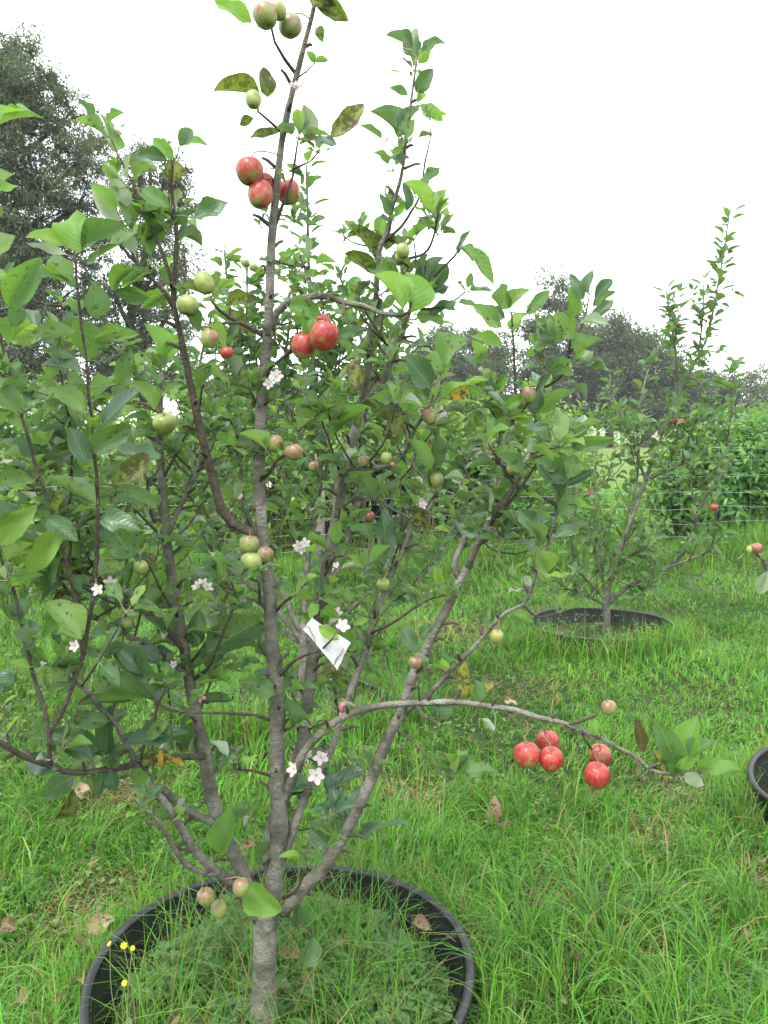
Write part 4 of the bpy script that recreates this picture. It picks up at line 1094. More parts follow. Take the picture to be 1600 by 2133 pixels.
hands('1055,645>1050,592 .95 n;1060,645>1102,600 .5 n;1046,682>983,638 .45 n;1070,692>1088,638 .62 b;1046,722>988,690 .42 b;1098,655>1148,610 .38 n;1052,662>1024,640 .75 d;1215,625>1182,572 .34 d;1226,612>1224,562 .45 d;1240,625>1278,580 .4 d;1235,638>1280,603 .4 n;1232,662>1277,628 .45 d;1195,705>1164,645 .5 n;1200,742>1242,690 .6 n;1195,757>1232,728 .5 pu;1170,712>1150,650 .4 n;1112,864>1146,768 .42 d;1118,862>1192,808 .36 b;1082,858>1008,832 .36 n;1075,875>1022,850 .5 n;1110,885>1070,862 .5 b;1163,942>1245,868 .4 n;1148,922>1098,880 .5 d;1190,932>1278,908 .32 n;1192,930>1222,858 .35 p;1180,992>1204,948 .7 n;1182,1004>1118,962 .62 n;1167,1034>1128,970 .4 d;1175,1012>1242,985 .26 d;1163,1072>1205,1020 .5 n;1162,1072>1150,1025 .65 n;1132,1134>1098,1056 .58 d;1150,1077>1088,1080 .5 b;1153,1122>1229,1080 .3 d;1120,1148>1148,1192 .85 n;1135,1202>1182,1196 .28 b;1050,1000>1000,980 .5 n;1090,990>1040,940 .5 n;1060,900>1020,880 .6 n;1050,850>1090,820 .45 b;1140,760>1190,780 .45 n;1160,700>1120,660 .5 n;1130,720>1100,700 .5 b;1150,960>1110,930 .6 b;1030,1060>980,1070 .5 n;1090,1100>1130,1090 .5 n;1000,1120>960,1100 .4 d;1090,940>1060,920 .5 n')
hands('1415,1602>1442,1492 .55 b;1408,1592>1386,1500 .36 n;1448,1600>1547,1592 .36 b;1425,1612>1466,1636 .62 pu;1400,1592>1362,1568 .5 s;1442,1588>1487,1538 .55 n;1410,1608>1390,1560 .5 n;1420,1605>1400,1570 .6 b;1342,1568>1330,1494 .26 w;1245,1530>1234,1494 .6 b;1252,1530>1262,1500 .4 b;990,1457>1034,1420 .6 s;980,1452>964,1388 .6 s;1000,1458>985,1420 .6 n;1030,1522>1004,1494 .4 pu;915,1502>908,1455 .8 n;865,1362>845,1300 .4 d;900,1470>935,1495 .6 n;850,1440>845,1425 .6 b;880,1330>905,1300 .5 n;945,1240>910,1215 .5 b;920,1215>905,1180 .45 b;900,1380>880,1355 .6 n;1000,1300>1020,1265 .4 n;1055,1275>1110,1290 .4 b')
for (x, y, n, l, m) in ((945, 1620, 8, .055, 'leaf'), (1085, 970, 5, .05, 'leaf'), (900, 455, 8, .06, 'leaf'), (912, 490, 6, .05, 'leaf'), (896, 250, 5, .03, 'leaf'), (840, 520, 5, .05, 'leaf'), (366, 460, 5, .05, 'leaf'), (270, 500, 6, .06, 'leaf'), (232, 300, 4, .04, 'leaf_pale'),
    (337, 780, 6, .06, 'leaf'), (665, 860, 6, .055, 'leaf'), (910, 1020, 5, .05, 'leaf'), (760, 1190, 5, .05, 'leaf'), (930, 1240, 5, .045, 'leaf'), (618, 1238, 6, .05, 'leaf'), (515, 1203, 6, .05, 'leaf'), (481, 1590, 4, .04, 'leaf'), (652, 1513, 4, .04, 'leaf'), (602, 945, 4, .04, 'leaf'), (500, 800, 6, .05, 'leaf'),
    (440, 620, 5, .05, 'leaf'), (470, 832, 4, .04, 'leaf'), (120, 1205, 6, .055, 'leaf'), (110, 1140, 6, .06, 'leaf'), (120, 1400, 5, .06, 'leaf'), (300, 1690, 5, .04, 'leaf'), (315, 1640, 5, .045, 'leaf'), (425, 900, 5, .05, 'leaf'), (1090, 1105, 5, .05, 'leaf'), (622, 290, 4, .04, 'leaf'), (662, 319, 4, .03, 'leaf'), (118, 720, 6, .06, 'leaf'), (1165, 930, 5, .06, 'leaf'), (390, 1480, 5, .05, 'leaf'), (640, 1800, 5, .05, 'leaf'), (705, 1750, 5, .05, 'leaf'), (690, 1700, 4, .05, 'leaf_blue'), (780, 1600, 3, .035, 'leaf'), (880, 1260, 5, .045, 'leaf'), (1184, 990, 4, .06, 'leaf')):
    T1.rosette(x, y, n + 1, l * 1.2, mat=m)
for c, l, g, f0 in ((lF, .05, .10, .42), (lF1, .05, .07, .3), (lF3, .05, .08, .3), (lF4, .05, .09, .3), (lB1, .05, .07, .2), (lB2, .045, .10, .05), (lM, .045, .10, .45), (lM2, .045, .08, .2), (lM3, .05, .09, .2), (lD3, .05, .07, .2), (lG2, .05, .1, .4), (lR1a, .05, .08, .1), (lR1b, .05, .09, .1), (lR1d, .055, .06, .3), (lH, .05, .1, .3), (lL4, .06, .07, .1), (lB, .045, .12, .55), (lF5, .045, .08, .3), (lG, .04, .1, .5)):
    T1.along(c, l * 1.25, g * 0.62, f0, 1.0, n=4)
for c, l, g, f0, f1 in ((lL1, .068, .05, .35, 1), (lL2, .068, .055, .3, .95), (lL3, .065, .055, .3, 1), (lR2, .06, .09, .7, 1), (lD2, .065, .05, .3, 1), (lD3, .06, .05, .4, 1), (lU, .035, .05, .3, 1), (lL5, .08, .06, .1, 1), (lB3, .025, .07, .3, 1)):
    T1.along(c, l, g * 0.8, f0, f1, wt=1.5)
T1.along(tr3, .05, .07, 0.0, 1.0, n=3, skip=0.3)

for q, n in ((lF, 5), (lB, 3), (lM, 3), (lF1, 4), (lB1, 3), (lF3, 3), (lF4, 3), (lM3, 3), (lG2, 2), (lR1b, 3), (lR1a, 3), (lL4, 2)):
    T1.shoots(q, n + 2, .1, .26, .058, .042, .35, .9)
T1.scrub(80, -20, 420, 900, 1560, .052); T1.scrub(64, 400, 900, 780, 1450, .05); T1.scrub(34, 850, 1180, 800, 1280, .05); T1.scrub(26, 600, 900, 480, 800, .045); T1.scrub(12, 540, 640, 450, 760, .04); T1.scrub(24, 0, 380, 560, 900, .055); T1.scrub(14, 430, 760, 1450, 1750, .05)
for q in (tr2, tr3, tr4, lB, lB1, lB2, lC, lD, lF, lF1, lF3, lF4, lG, lG2, lG3, lH, lM, lM2, lM3, lR1, lR1a, lR1b, lR2, lR3): T1.stubs(q, .045)
# ---------------------------------------------------------------- apples
def apple_mesh(k, el, lob):
    V, F = [], []; n, m = 22, 15
    for i in range(m + 1):
        th = math.pi * i / m
        r = math.sin(th) ** 0.92 * (1 + 0.06 * math.cos(th))
        z = math.cos(th) * el
        z -= 0.30 * math.exp(-(th / 0.33) ** 2) * el; z += 0.2 * math.exp(-((math.pi - th) / 0.28) ** 2) * el
        for j in range(n):
            a = 2 * math.pi * j / n
            q = r * (1 + lob * math.cos(5 * a + k) * (th / math.pi) + 0.06 * math.cos(a + k) * (1 - th / math.pi) + 0.035 * math.cos(2 * a + 2 * k))
            V.append((q * math.cos(a), q * math.sin(a), z))
    for i in range(m):
        for j in range(n):
            F.append((i * n + j, (i + 1) * n + j, (i + 1) * n + (j + 1) % n, i * n + (j + 1) % n))
    b = MB(); b.add(V, F); me = b.mesh('apple'); me.materials.append(M['apple']); return me
AM = [apple_mesh(0, 1.0, 0.04), apple_mesh(1, 1.12, 0.035), apple_mesh(2, 0.9, 0.045), apple_mesh(3, 1.2, 0.02)]
b = MB()
for k in range(5):
    a = k * 1.2566; c, s_ = math.cos(a), math.sin(a)
    b.add([(0.05 * c - .05 * s_, 0.05 * s_ + .05 * c, 0), (0.05 * c + .05 * s_, 0.05 * s_ - .05 * c, 0), (0.2 * c, 0.2 * s_, -0.12)], [(0, 1, 2)])
CAL = b.mesh('calyx'); CAL.materials.append(M['stem'])
def apple(tree, px, py, d, blush, label, k=0, dull=0.0, Y=None, tilt=0.35, group='apples on the trees'):
    if Y is None: Y = tree.near(px, py - d * 0.5)[2] + R.uniform(-0.05, -0.02)
    r = d / 2 * mpp(Y)
    c = P(px, py, Y)
    o = link('apple', AM[k], None)
    o.location = c; o.scale = (r, r, r); o.rotation_euler = (R.uniform(-tilt, tilt), R.uniform(-tilt, tilt), R.uniform(0, 6.28))
    o.color = (blush, dull, 0, 1)
    tag(o, label, 'apple', group)
    m = Matrix.LocRotScale(o.location, o.rotation_euler, o.scale)
    top = m @ Vector((0, 0, 0.62)); out = m @ Vector((0, 0, 1.25))
    q = tree.near3(out); e = Vector(q[3:6])
    mid = top.lerp(e, 0.5) + Vector((0, 0, min(0.02, 0.2 * (e - top).length)))
    sb = MB(); sb.tube(spline([tuple(top), tuple(out.lerp(mid, 0.3)), tuple(mid), tuple(e)], 0.01), [0.0014 if d > 20 else 0.002] * 400, 5, cap=False)
    so = sb.build('stem', M['stem'], None); so.parent = o; so.matrix_parent_inverse = m.inverted()
    ca = bpy.data.objects.new('calyx', CAL); COL.objects.link(ca); ca.parent = o; ca.location = (0, 0, {0: -.82, 1: -.91, 2: -.75, 3: -.98}[k])
A = lambda *a, **k: apple(T1, *a, **k)
A(553, 33, 47, .45, 'round green apple with russet flush at the very top of the main trunk', dull=.8)
A(605, 54, 44, .62, 'dark dusky apple beside the main stem near the picture top', dull=.95)
A(580, 22, 30, .2, 'half hidden green apple between the two topmost apples', k=3)
A(528, 208, 30, .15, 'oblong green apple at the base of the long leaf high on the main stem', k=3)
A(520, 357, 54, .86, 'red-flushed apple uppermost of the cluster of four beside the upper main stem')
A(543, 405, 47, .9, 'tall red apple lowest of the cluster of four beside the upper main stem', k=3)
A(550, 383, 42, .95, 'red apple mostly hidden behind the others beside the upper main stem', Y=1.74)
A(600, 400, 46, .72, 'half green red apple just behind the upper main stem', k=1, Y=1.80)
A(427, 589, 39, .1, 'green pear-shaped apple above the wide green one on the short spur', k=3)
A(391, 636, 44, .12, 'wide plain green apple touching the dark curved stem', k=2)
A(437, 705, 35, .38, 'green apple with faint bronze top hanging below the short spur', k=1, dull=.8)
A(472, 735, 27, 1.0, 'small bright red apple hanging alone in the gap beside the main trunk', k=2)
A(632, 721, 48, .78, 'red and green streaked apple, lower of the big trio under the arching branch', k=1)
A(676, 700, 56, .97, 'largest glossy red apple of the trio under the arching branch', k=1)
A(668, 673, 40, .95, 'red apple peeking over the top of the trio under the arching branch', Y=1.78)
A(343, 882, 46, .08, 'green apple behind a leaf on the upright shoot left of the trunk', k=2)
A(573, 924, 33, .5, 'greenish bronze apple close beside the main trunk at mid height', k=1, dull=1)
A(612, 942, 36, .8, 'dull pink-brown apple on the short crooked spur beside the main trunk', k=2, dull=.9)
A(653, 972, 18, .55, 'tiny pinkish green fruit right of the crooked spur', k=3, dull=.7)
A(757, 961, 23, .6, 'small pinkish apple above the level middle branch', dull=.8)
A(805, 954, 23, .2, 'small green apple on the level middle branch beside a red bud', k=1, dull=1)
A(910, 1000, 27, .25, 'green oblong fruitlet under the round dark leaves right of centre', k=3, dull=1)
A(867, 1006, 27, .35, 'round green apple with bronze tip above the curved bare branch', dull=1)
A(961, 1025, 25, .35, 'oval green fruitlet tucked under leaves right of the curved bare branch', k=3, dull=1)
A(1070, 978, 29, .55, 'bronze-topped green apple high on the leaning right limb', k=2, dull=1)
A(1103, 822, 28, .55, 'tall pinkish green apple beside the dark upright leaf of the right limb', k=3, dull=.9)
A(895, 868, 30, .65, 'pink-brown apple behind leaves on the thin right shoot', k=1, dull=1)
A(917, 866, 28, .65, 'pink-brown apple touching its twin on the thin right shoot', k=1, dull=1)
A(519, 1134, 41, .35, 'upper brownish green apple of the trio pressed against the main trunk', dull=1)
A(523, 1171, 42, .2, 'lowest green apple of the trio pressed against the main trunk', dull=1, Y=1.70)
A(552, 1155, 32, .6, 'small bronze apple of the trio pressed against the main trunk', dull=1, Y=1.71)
A(294, 1182, 29, .05, 'plain green apple in front of the left upright stem near pink blossom')
A(318, 1178, 22, .05, 'small green apple just right of a larger green one near pink blossom')
A(264, 1297, 24, .05, 'green fruitlet low among the crossing left branches')
A(274, 1280, 18, .05, 'smaller green fruitlet above another among the crossing left branches', k=1)
A(798, 1218, 27, .1, 'lone small green apple right of the second stem above the paper tag')
A(1035, 1327, 27, .2, 'lone green oval apple hanging from the thin rising right twig', k=3)
A(865, 1380, 29, .65, 'bronze apple partly behind a leaf on the leaning right stem', k=2, dull=.9)
A(1268, 1474, 31, .5, 'small grey-green apple standing up on a spur of the long bare branch', dull=1, tilt=.2)
A(1098, 1573, 55, .98, 'leftmost deep red apple of the trio under the long bare branch')
A(1142, 1545, 46, .93, 'rear red apple of the trio under the long bare branch', Y=1.72)
A(1148, 1582, 51, .86, 'red apple with yellow-green base, front of the trio under the long bare branch', Y=1.64)
A(1250, 1576, 49, .66, 'orange-blushed apple above the lowest red one on the long bare branch', Y=1.70, dull=.25)
A(1244, 1616, 51, 1.0, 'lowest deep red apple hanging from the long bare branch', k=1, Y=1.63)
A(430, 1868, 36, .42, 'left bronze-green apple of the low trio above the tub rim', k=1, dull=1)
A(457, 1893, 36, .35, 'lowest bronze-green apple of the trio above the tub rim', k=1, dull=1)
A(503, 1848, 36, .5, 'pinkish green apple beside the large bright leaf above the tub', k=1, dull=1)
A(840, 522, 26, .05, 'shaded green apple high on the second upright shoot', k=3)
A(836, 535, 26, .05, 'shaded green apple nestled under its twin on the second upright shoot', k=1, Y=1.99)

# ---------------------------------------------------------------- blossom
def petal_mesh():
    V, U, F = [], [], []
    for i in range(4):
        t = i / 3; wd = [0.07, 0.27, 0.33, 0.12][i]
        for j in (-1, 0, 1):
            V.append((j * wd, t, 0.12 * t * t + 0.14 * abs(j) * wd - 0.02)); U.append((j, t, 0))
    for i in range(3):
        for j in range(2):
            k = i * 3 + j; F.append((k, k + 1, k + 4, k + 3))
    me = mesh_np('petal', V, F, True, {'luv': ('FLOAT_VECTOR', U)}); me.materials.append(M['petal']); return me
PET = petal_mesh()
bm_ = MB()
for k in range(9):
    a = k * 2.4; q = 0.1 + 0.03 * k; bm_.tube([(0, 0, 0), (q * math.cos(a) * .6, q * math.sin(a) * .6, .25), (q * math.cos(a), q * math.sin(a), .42)], [.02, .018, .035], 4)
STA = bm_.mesh('blossom'); STA.materials.append(M['stamen'])
bm_ = MB(); bm_.tube([(0, 0, -.5), (0, 0, -.2), (0, 0, .2), (0, 0, .5)], [.1, .42, .45, .12], 8); BUD = bm_.mesh('bud'); BUD.materials.append(M['bud'])
def blossom(tree, px, py, d, Y=None, face=(0, -.8, .5), n=5, openness=0.3):
    if Y is None: Y = tree.near(px, py)[2] - 0.05
    c = P(px, py, Y); r = d / 2 * mpp(Y); f = Vector(face).normalized()
    q = f.to_track_quat('Z', 'Y') @ Matrix.Rotation(R.uniform(0, 6.28), 3, 'Z').to_quaternion()
    o = bpy.data.objects.new('blossom', STA); COL.objects.link(o); o.parent = tree.root
    o.matrix_local = Matrix.Translation(c - tree.root.location) @ q.to_matrix().to_4x4() @ Matrix.Scale(r, 4)
    for k in range(n):
        p = bpy.data.objects.new('petal', PET); COL.objects.link(p); p.parent = o
        p.rotation_euler = Matrix.Rotation(k * 6.283 / 5 + R.uniform(-.15, .15), 3, 'Z').to_euler()
        p.matrix_local = Matrix.Rotation(k * 6.283 / 5 + R.uniform(-.15, .15), 4, 'Z') @ Matrix.Rotation(openness + R.uniform(-.15, .2), 4, 'X')
    tree.tie(c - f * 0.003)
def bud(tree, px, py, d, Y=None):
    if Y is None: Y = tree.near(px, py)[2] - 0.04
    c = P(px, py, Y); o = bpy.data.objects.new('flower_bud', BUD); COL.objects.link(o); o.parent = tree.root
    o.matrix_local = Matrix.Translation(c - tree.root.location) @ Matrix.Rotation(R.uniform(-.5, .5), 4, 'X') @ Matrix.Rotation(R.uniform(-.5, .5), 4, 'Y') @ Matrix.Scale(d * mpp(Y), 4)
    tree.tie(c)
for (x, y, d, f) in ((659, 1614, 40, (0, -1, .15)), (613, 1602, 34, (-.6, -.6, .3)), (638, 1577, 34, (-.1, -.4, .9)), (668, 1577, 36, (.3, -.9, .4)), (712, 1492, 16, (.2, -.8, .4)), (712, 1305, 34, (.4, -.8, .6)), (700, 1278, 30, (0, -.7, .8)), 
    (622, 1137, 24, (-.2, -.9, .4)), (635, 1132, 24, (.3, -.8, .5)), (628, 1144, 22, (0, -.9, .1)), (412, 1222, 26, (-.3, -.6, .7)), (432, 1224, 26, (.3, -.6, .7)), (422, 1214, 24, (0, -.5, .9)), (205, 1228, 28, (-.2, -.9, .2)), (230, 1215, 30, (.2, -.8, .6)), (158, 1345, 28, (-.3, -.9, .3)), 
    (575, 785, 30, (.2, -.8, .4)), (560, 800, 24, (0, -.9, .1)), (618, 184, 22, (.1, -.8, .5)), (612, 178, 20, (-.4, -.7, .5)), (626, 180, 18, (.5, -.7, .4)), (808, 285, 16, (0, -.8, .5)), (803, 296, 16, (-.3, -.8, .2)), (872, 1045, 24, (0, -.9, .3)), (880, 1052, 20, (.3, -.8, .2)),
    (362, 1385, 20, (0, -.8, .5)), ):
    blossom(T1, x, y, d, face=f)
for (x, y, d) in ((643, 1597, 8), (715, 1471, 18), (728, 1470, 17), (735, 1474, 14), (712, 1476, 12), (818, 967, 9), (806, 290, 7), (425, 1454, 9), (417, 1460, 7), (292, 966, 8), (515, 1022, 9), (200, 1222, 10)):
    bud(T1, x, y, d)
T1.finish(300)

# ---------------------------------------------------------------- torn paper tag
def paper_tag():
    t = empty('paper_tag', P(655, 1330, 1.66)); tag(t, 'torn white paper tag caught on a twig beside the main trunk', 'paper tag')
    def sheet(name, quad, nx=6, ny=4, amp=0.004):
        c = [P(x, y, Y) for x, y, Y in quad]; V = []; F = []
        for j in range(ny + 1):
            for i in range(nx + 1):
                p = c[0].lerp(c[1], i / nx).lerp(c[3].lerp(c[2], i / nx), j / ny)
                e = 0.0012 if (i in (0, nx) or j in (0, ny)) else 0
                V.append(p + Vector((R.uniform(-e, e), amp * math.sin(i * 1.1 + j * .8), R.uniform(-e, e))))
        for j in range(ny):
            for i in range(nx): k = j * (nx + 1) + i; F.append((k, k + 1, k + nx + 2, k + nx + 1))
        k = len(V); V += [v + Vector((0, 0.0007, 0)) for v in V]; F += [tuple(i + k for i in reversed(f)) for f in F]
        b = MB(); b.add(V, F); b.build(name, M['paper'], t)
    sheet('paper', [(631, 1311, 1.69), (650, 1287, 1.70), (731, 1338, 1.705), (703, 1395, 1.68)], 8, 5, 0.003)
    b = MB(); b.tube([P(716, 1350, 1.693), P(710, 1364, 1.687), P(700, 1374, 1.682), P(696, 1386, 1.678)], [.0006, .0016, .0016, .0005], 5); b.build('tear', M['paper_tear'], t)
    b = MB(); b.tube([P(642, 1304, 1.692), P(655, 1330, 1.675), P(660, 1354, 1.672)], [.0009] * 3, 5); b.build('tie_string', M['stem'], t)
paper_tag()
# ---------------------------------------------------------------- farther slender apple tree (in its tub)
T2 = Tree('apple_tree', 'slender farther apple tree with a tall leafy spire, standing in the tub by the fence', (1.51, 5.64, 0.0), GT)
T2.dY = 0.28
T2.wk = 0.85
L = T2.limb
L('trunk', 5.36, 5.36, 20, 15, '1264,1325 1264,1290 1263,1255 1266,1235')
c = []
c.append(L('b', 5.36, 5.1, 11, 5, '1264,1262 1300,1228 1340,1205 1390,1182 1425,1150 1445,1110 1460,1060 1480,1020 1512,985 1530,950'))
c.append(L('b', None, 5.0, 7, 4, '1390,1182 1440,1165 1470,1150 1487,1125 1492,1080 1490,1050'))
c.append(L('b', None, 5.0, 6, 3, '1490,1008 1508,960 1518,900 1525,840 1530,790 1532,750'))
c.append(L('b', 5.36, 5.5, 11, 3, '1266,1238 1290,1150 1318,1075 1345,1000 1365,940 1385,890 1410,830 1440,770 1470,710 1485,650 1500,570 1512,500 1520,440'))
c.append(L('b', None, 5.2, 8, 3, '1346,1000 1380,985 1420,965 1450,930 1480,890 1500,850'))
c.append(L('b', None, 5.6, 6, 3, '1318,1075 1330,960 1328,880 1345,790 1370,730'))
c.append(L('b', None, 5.45, 6, 3, '1345,1000 1320,930 1300,880 1280,830 1270,780'))
c.append(L('b', None, 5.4, 6, 3, '1400,850 1410,790 1405,720 1395,660 1388,605'))
c.append(L('b', None, 5.6, 5, 2, '1455,740 1462,680 1466,620 1465,580'))
c.append(L('b', None, 5.45, 5, 3, '1385,985 1405,930 1412,890 1416,850'))
c.append(L('b', None, 5.2, 5, 3, '1420,965 1440,900 1470,840 1490,800'))
c.append(L('b', 5.36, 5.6, 9, 3, '1264,1250 1250,1180 1240,1100 1238,1020 1242,940 1246,880 1248,840'))
c.append(L('b', 5.36, 5.2, 8, 3, '1262,1250 1230,1215 1200,1180 1190,1120 1200,1060 1210,1000'))
c.append(L('b', 5.36, 5.1, 7, 3, '1262,1262 1220,1240 1180,1225 1150,1200'))
c.append(L('b', 5.36, 5.8, 7, 3, '1266,1245 1280,1180 1300,1130 1310,1060 1316,990'))
c.append(L('b', None, 5.3, 5, 3, '1268,1210 1300,1165 1340,1140 1370,1110'))
c.append(L('b', None, 5.0, 5, 3, '1310,1222 1345,1222 1365,1210'))
c.append(L('b', None, 5.1, 5, 3, '1455,1080 1440,1010 1455,960 1470,930'))
for i, q in enumerate(c):
    T2.along(q, .085, .034, .45 if i not in (3,) else .5, 1.0, 'leaf_small', .5, n=1)
    T2.along(q, .07, .075, .22, .95, 'leaf_small', .52, n=4)
T2.along(c[3], .1, .02, .58, 1.0, 'leaf_small', .48, n=1); T2.along(c[7], .09, .024, .4, 1.0, 'leaf_small', .5)
for i, q in enumerate(c): T2.shoots(q, 7 if i >= 11 else 4, .15, .4, .08, .035, .15, .7, 'leaf_small')
B2 = lambda *a, **k: apple(T2, *a, **k)
B2(1225, 1026, 14, 1, 'small bright red apple low on the slender tree nearest the main tree')
B2(1414, 678, 11, .85, 'tiny pink apple highest on the slender farther tree')
B2(1403, 877, 11, .95, 'left of two tiny red apples side by side on the slender tree')
B2(1418, 878, 13, .98, 'right of two tiny red apples side by side on the slender tree')
B2(1488, 1057, 15, .92, 'pink-red apple at the tip of the sweeping branch of the slender tree')
T2.finish(300, 'LS')

# ---------------------------------------------------------------- apple tree behind the main one
T3 = Tree('apple_tree', 'small-leaved apple tree standing directly behind the foremost one', (-0.42, 4.25, 0.05), GT)
L = T3.limb
L('trunk', 4.25, 4.25, 24, 20, '630,1480 632,1400 634,1340 633,1300')
c = []
c.append(L('b', 4.25, 4.1, 13, 4, '633,1310 640,1180 655,1080 668,1000 660,900 655,800 650,700 645,600 642,500 640,400 638,345'))
c.append(L('b', 4.25, 4.3, 12, 4, '634,1330 690,1220 720,1140 745,1040 755,940 765,840 760,740 735,650 702,560'))
c.append(L('b', 4.25, 4.4, 12, 4, '632,1330 580,1220 540,1140 510,1040 495,900 490,780 478,650 468,520'))
c.append(L('b', 4.25, 3.9, 12, 4, '633,1340 740,1260 800,1190 840,1100 860,980 850,880 830,760 820,690'))
c.append(L('b', 4.25, 3.9, 12, 4, '632,1340 560,1250 470,1180 420,1100 400,980 405,850 420,740 440,660'))
c.append(L('b', None, 4.2, 9, 4, '668,1000 620,900 590,800 600,700 610,620 615,560'))
c.append(L('b', None, 4.0, 9, 4, '510,1040 450,960 440,860 470,760 510,680 515,560'))
c.append(L('b', None, 4.5, 9, 4, '745,1040 790,940 800,840 790,740 800,660'))
c.append(L('b', None, 4.5, 9, 4, '655,1080 600,1010 560,940 540,850 535,760 530,690'))
c.append(L('b', 4.25, 4.6, 9, 4, '632,1345 540,1280 440,1230 380,1180 330,1120 300,1050 290,960 300,880'))
c.append(L('b', 4.25, 4.6, 9, 4, '634,1345 760,1290 850,1230 910,1160 950,1080 960,1000'))
c.append(L('b', None, 4.4, 8, 3, '755,940 700,880 690,780 680,680 660,620'))
for i, q in enumerate(c):
    T3.along(q, .08, .045, .35, 1.0, 'leaf_small', .5, n=1)
    T3.along(q, .075, .06, .15, .98, 'leaf_small', .5, n=5)
T3.along(c[0], .09, .028, .5, 1.0, 'leaf_small', .5)
for q in (c[1], c[2], c[5], c[6]): T3.along(q, .085, .035, .6, 1.0, 'leaf_small', .5)
for q in c: T3.shoots(q, 14, .2, .5, .08, .035, .2, .75, 'leaf_small')
B3 = lambda *a, **k: apple(T3, *a, **k)
B3(770, 1075, 19, .85, 'small dull red apple deep in the foliage right of the second stem', dull=.4)
B3(511, 547, 17, .05, 'tiny green fruit against the sky left of the main stem')
B3(528, 556, 16, .05, 'tiny green fruit with its twin against the sky left of the main stem', k=1)
B3(412, 1057, 16, .3, 'small pinkish fruit behind the dark curved stem', dull=1)
for (x, y, d) in ((700, 1178, 16), (690, 1186, 14), (560, 1010, 16), (500, 1035, 16)): blossom(T3, x, y, d)
T3.finish(300, 'LS')

# ---------------------------------------------------------------- tree cut off by the picture edge, reaching in with one branch
T4 = Tree('apple_tree', 'apple tree cut off at the picture edge, only a fruiting branch tip reaching in', (1.885, 3.02, 0.05), GT)
L = T4.limb
L('trunk', 3.02, 3.02, 40, 30, '1850,1640 1848,1560 1850,1480 1852,1420')
c = [L('b', 3.02, 3.0, 20, 7, '1850,1470 1780,1400 1720,1330 1660,1270 1620,1220 1600,1190 1590,1165 1575,1150'),
     L('b', 3.02, 3.2, 20, 6, '1852,1440 1880,1250 1900,1000 1910,700'), L('b', 3.02, 3.2, 18, 6, '1850,1440 1790,1250 1760,1000 1750,750')]
for q in c: T4.along(q, .05, .08, .3, .8, n=4)
def h4(*a): T4.hand(*a[:4], a[4], a[5])
h4(1600, 1190, 1588, 1240, .5, 'leaf_pale'); h4(1580, 1150, 1560, 1135, .5, 'leaf_bright'); h4(1582, 1155, 1600, 1162, .6, 'leaf_bright'); h4(1575, 1150, 1566, 1170, .5, 'leaf'); h4(1590, 1165, 1620, 1130, .5, 'leaf'); h4(1590, 1170, 1605, 1215, .5, 'leaf')
apple(T4, 1577, 1142, 21, .7, 'pinkish apple on the branch tip entering at the picture edge', dull=.5)
apple(T4, 1563, 1146, 15, .15, 'green fruitlet beside the pinkish apple at the picture edge', k=1)
T4.finish(300)

# ---------------------------------------------------------------- yellow flowers in the tub
def daisy_plant():
    g = P(262, 2010, 1.72); base = Vector((g.x, g.y, 0.07))
    t = empty('yellow_wildflower', base); tag(t, 'small wildflower with four yellow daisy heads at the inner tub rim', 'wildflower')
    st = MB()
    pm = MB()
    for k in range(14):
        a = k * 6.283 / 14; c_, s_ = math.cos(a), math.sin(a); w_ = 0.13
        pm.add([(0.15 * c_, 0.15 * s_, 0.02), (0.6 * c_ - w_ * s_, 0.6 * s_ + w_ * c_, 0.12), (c_ * (1 if k % 2 else .85), s_ * (1 if k % 2 else .85), 0.1), (0.6 * c_ + w_ * s_, 0.6 * s_ - w_ * c_, 0.12)], [(0, 1, 2, 3)])
    pm.tube([(0, 0, -.2), (0, 0, 0), (0, 0, .14)], [.1, .28, .26], 8)
    me = pm.mesh('flower_head', False); me.materials.append(M['yellow_petal'])
    for (x, y, d, f) in ((258, 1970, 17, (.2, -.5, .8)), (228, 1966, 14, (-.6, -.3, .7)), (276, 1975, 13, (.6, -.5, .5)), (259, 2048, 14, (0, -.7, .7))):
        p = P(x, y, 1.70); f = Vector(f).normalized()
        o = link('flower_head', me, t); r = d / 2 * mpp(1.7)
        o.matrix_parent_inverse = Matrix(); o.matrix_local = Matrix.Translation(p - base) @ f.to_track_quat('Z', 'Y').to_matrix().to_4x4() @ Matrix.Scale(r, 4)
        b0 = base + Vector((R.uniform(-.02, .02), R.uniform(-.01, .02), -0.01))
        s = MB(); s.tube(spline([tuple(b0), tuple(b0.lerp(p, .5) + Vector((R.uniform(-.02, .02), 0, .01))), tuple(p - f * r * .15)], .015), [.0012] * 99, 5, cap=False); s.build('stem', M['petiole'], t)
    for k in range(7):
        a = k * 2.4; o = link('leaf', leaf_mesh('LS', k % 4, 'vine'), t); o.matrix_parent_inverse = Matrix()
        o.matrix_local = leaf_frame(Vector((0, 0, 0.01 * k)), Vector((math.cos(a), math.sin(a), .6)), Vector((0, 0, 1)), .05, .4)
daisy_plant()

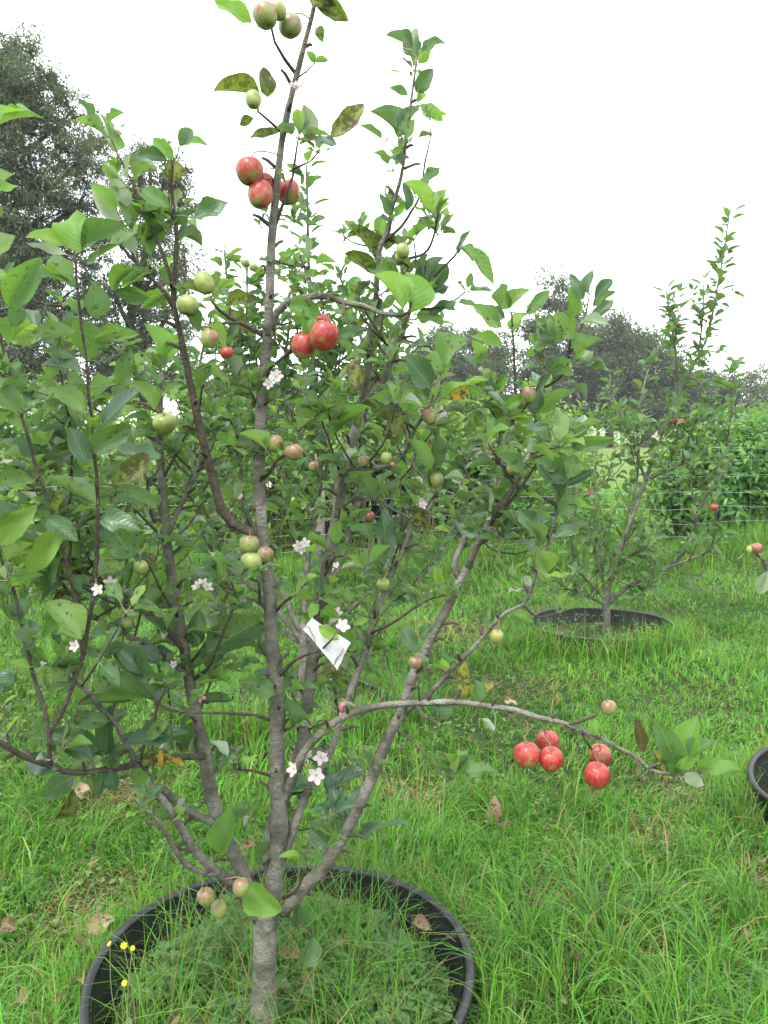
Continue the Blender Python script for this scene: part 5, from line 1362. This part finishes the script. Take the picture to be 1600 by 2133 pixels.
# ---------------------------------------------------------------- fallen leaves on the lawn
FL = [(1125, 1862, 46, 'curled dark brown fallen leaf alone on the lawn right of the tub'), (1172, 1868, 38, 'paler brown fallen leaf touching the curled dark one right of the tub'), (1203, 1998, 30, 'small yellowish brown fallen leaf in the near grass'),
      (160, 1968, 40, 'tan oval fallen leaf on the grass left of the tub'), (205, 1925, 60, 'large crumpled brown fallen leaf left of the tub'), (35, 2080, 60, 'tan fallen leaf near the lower left of the lawn'), (125, 2078, 30, 'small pale fallen leaf between the tub and the tan one'),
      (15, 1925, 46, 'dark brown fallen leaf at the left side of the lawn'), (170, 2040, 40, 'dark shrivelled fallen leaf close against the tub rim'), (165, 1645, 40, 'light tan fallen leaf below the low left branch'), (1030, 1688, 50, 'upright tan fallen leaf standing in the grass below the long bare branch'),
      (1050, 1715, 36, 'thin rust-coloured fallen leaf sliver below the long bare branch'), (1555, 1945, 40, 'thin brown fallen leaf in the long grass at right'), (920, 1395, 34, 'pale yellow fallen leaf behind the leaning right stem'), (1065, 1462, 26, 'dark dead leaf beyond the long bare branch'), (980, 1940, 30, 'pale brown fallen leaf outside the tub edge')]
for i, (x, y, d, lab) in enumerate(FL):
    ang = math.atan((y - 1066.5) / FPX) + PITCH; Y = (CAM_H - 0.06) / math.tan(ang)
    p = P(x, y, Y); l = d * mpp(Y) * 1.1
    a = R.uniform(0, 6.28)
    if 'upright' in lab: yd, z = Vector((.15, 0, 1)), Vector((0, -1, .2))
    else: yd, z = Vector((math.cos(a), math.sin(a) * .6, R.uniform(-.1, .25))), Vector((R.uniform(-.4, .4), R.uniform(-.9, -.2), 1))
    m = leaf_frame(p - yd.normalized() * l * .5, yd, z, l, .25 if 'thin' in lab or 'sliver' in lab else .6)
    o = link('fallen_leaf', leaf_mesh('LB', [3, 7, 8, 9, 5][i % 5], 'leaf_brown'), None); o.matrix_world = m
    tag(o, lab, 'leaf', 'fallen leaves on the grass')
# fallen leaves lying on the soil of the tub
for (x, y, d, lab) in ((640, 2040, 44, 'pale withered leaf lying on the tub soil right of the trunk'), (610, 1985, 50, 'brown curled leaf on the tub soil close to the trunk'), (370, 2120, 50, 'reddish green leaf low at the front of the tub'), (880, 1925, 40, 'dusky purple-brown dead leaves against the inner tub wall'), (430, 2125, 34, 'dark green fallen leaf at the front edge of the tub soil')):
    ang = math.atan((y - 1066.5) / FPX) + PITCH; Y = (CAM_H - 0.13) / math.tan(ang); p = P(x, y, Y); l = d * mpp(Y) * 1.1; a = R.uniform(0, 6.28)
    yd, z = Vector((math.cos(a), math.sin(a) * .6, R.uniform(-.1, .3))), Vector((R.uniform(-.4, .4), -.6, 1))
    o = link('fallen_leaf', leaf_mesh('LB', R.randrange(10), 'leaf_spot' if 'green' in lab else 'leaf_brown'), None); o.matrix_world = leaf_frame(p - yd.normalized() * l * .5, yd, z, l, .6)
    tag(o, lab, 'leaf', 'fallen leaves in the tub')

# ---------------------------------------------------------------- thin haze over the field
b = MB(); b.box((0, 300, 7.5), (1000, 720, 17)); N = NT('haze'); N.t.nodes.remove(N.out); N.out = N.n('OutputMaterial')
pv = N.n('VolumePrincipled'); pv.inputs['Color'].default_value = (0.93, 0.95, 0.97, 1); pv.inputs['Density'].default_value = 0.0008
N.l(pv.outputs[0], N.out.inputs['Volume'])
hz = b.build('haze', N.m, None, False); tag(hz, 'thin pale haze hanging over the field and far trees', 'haze', kind='stuff')
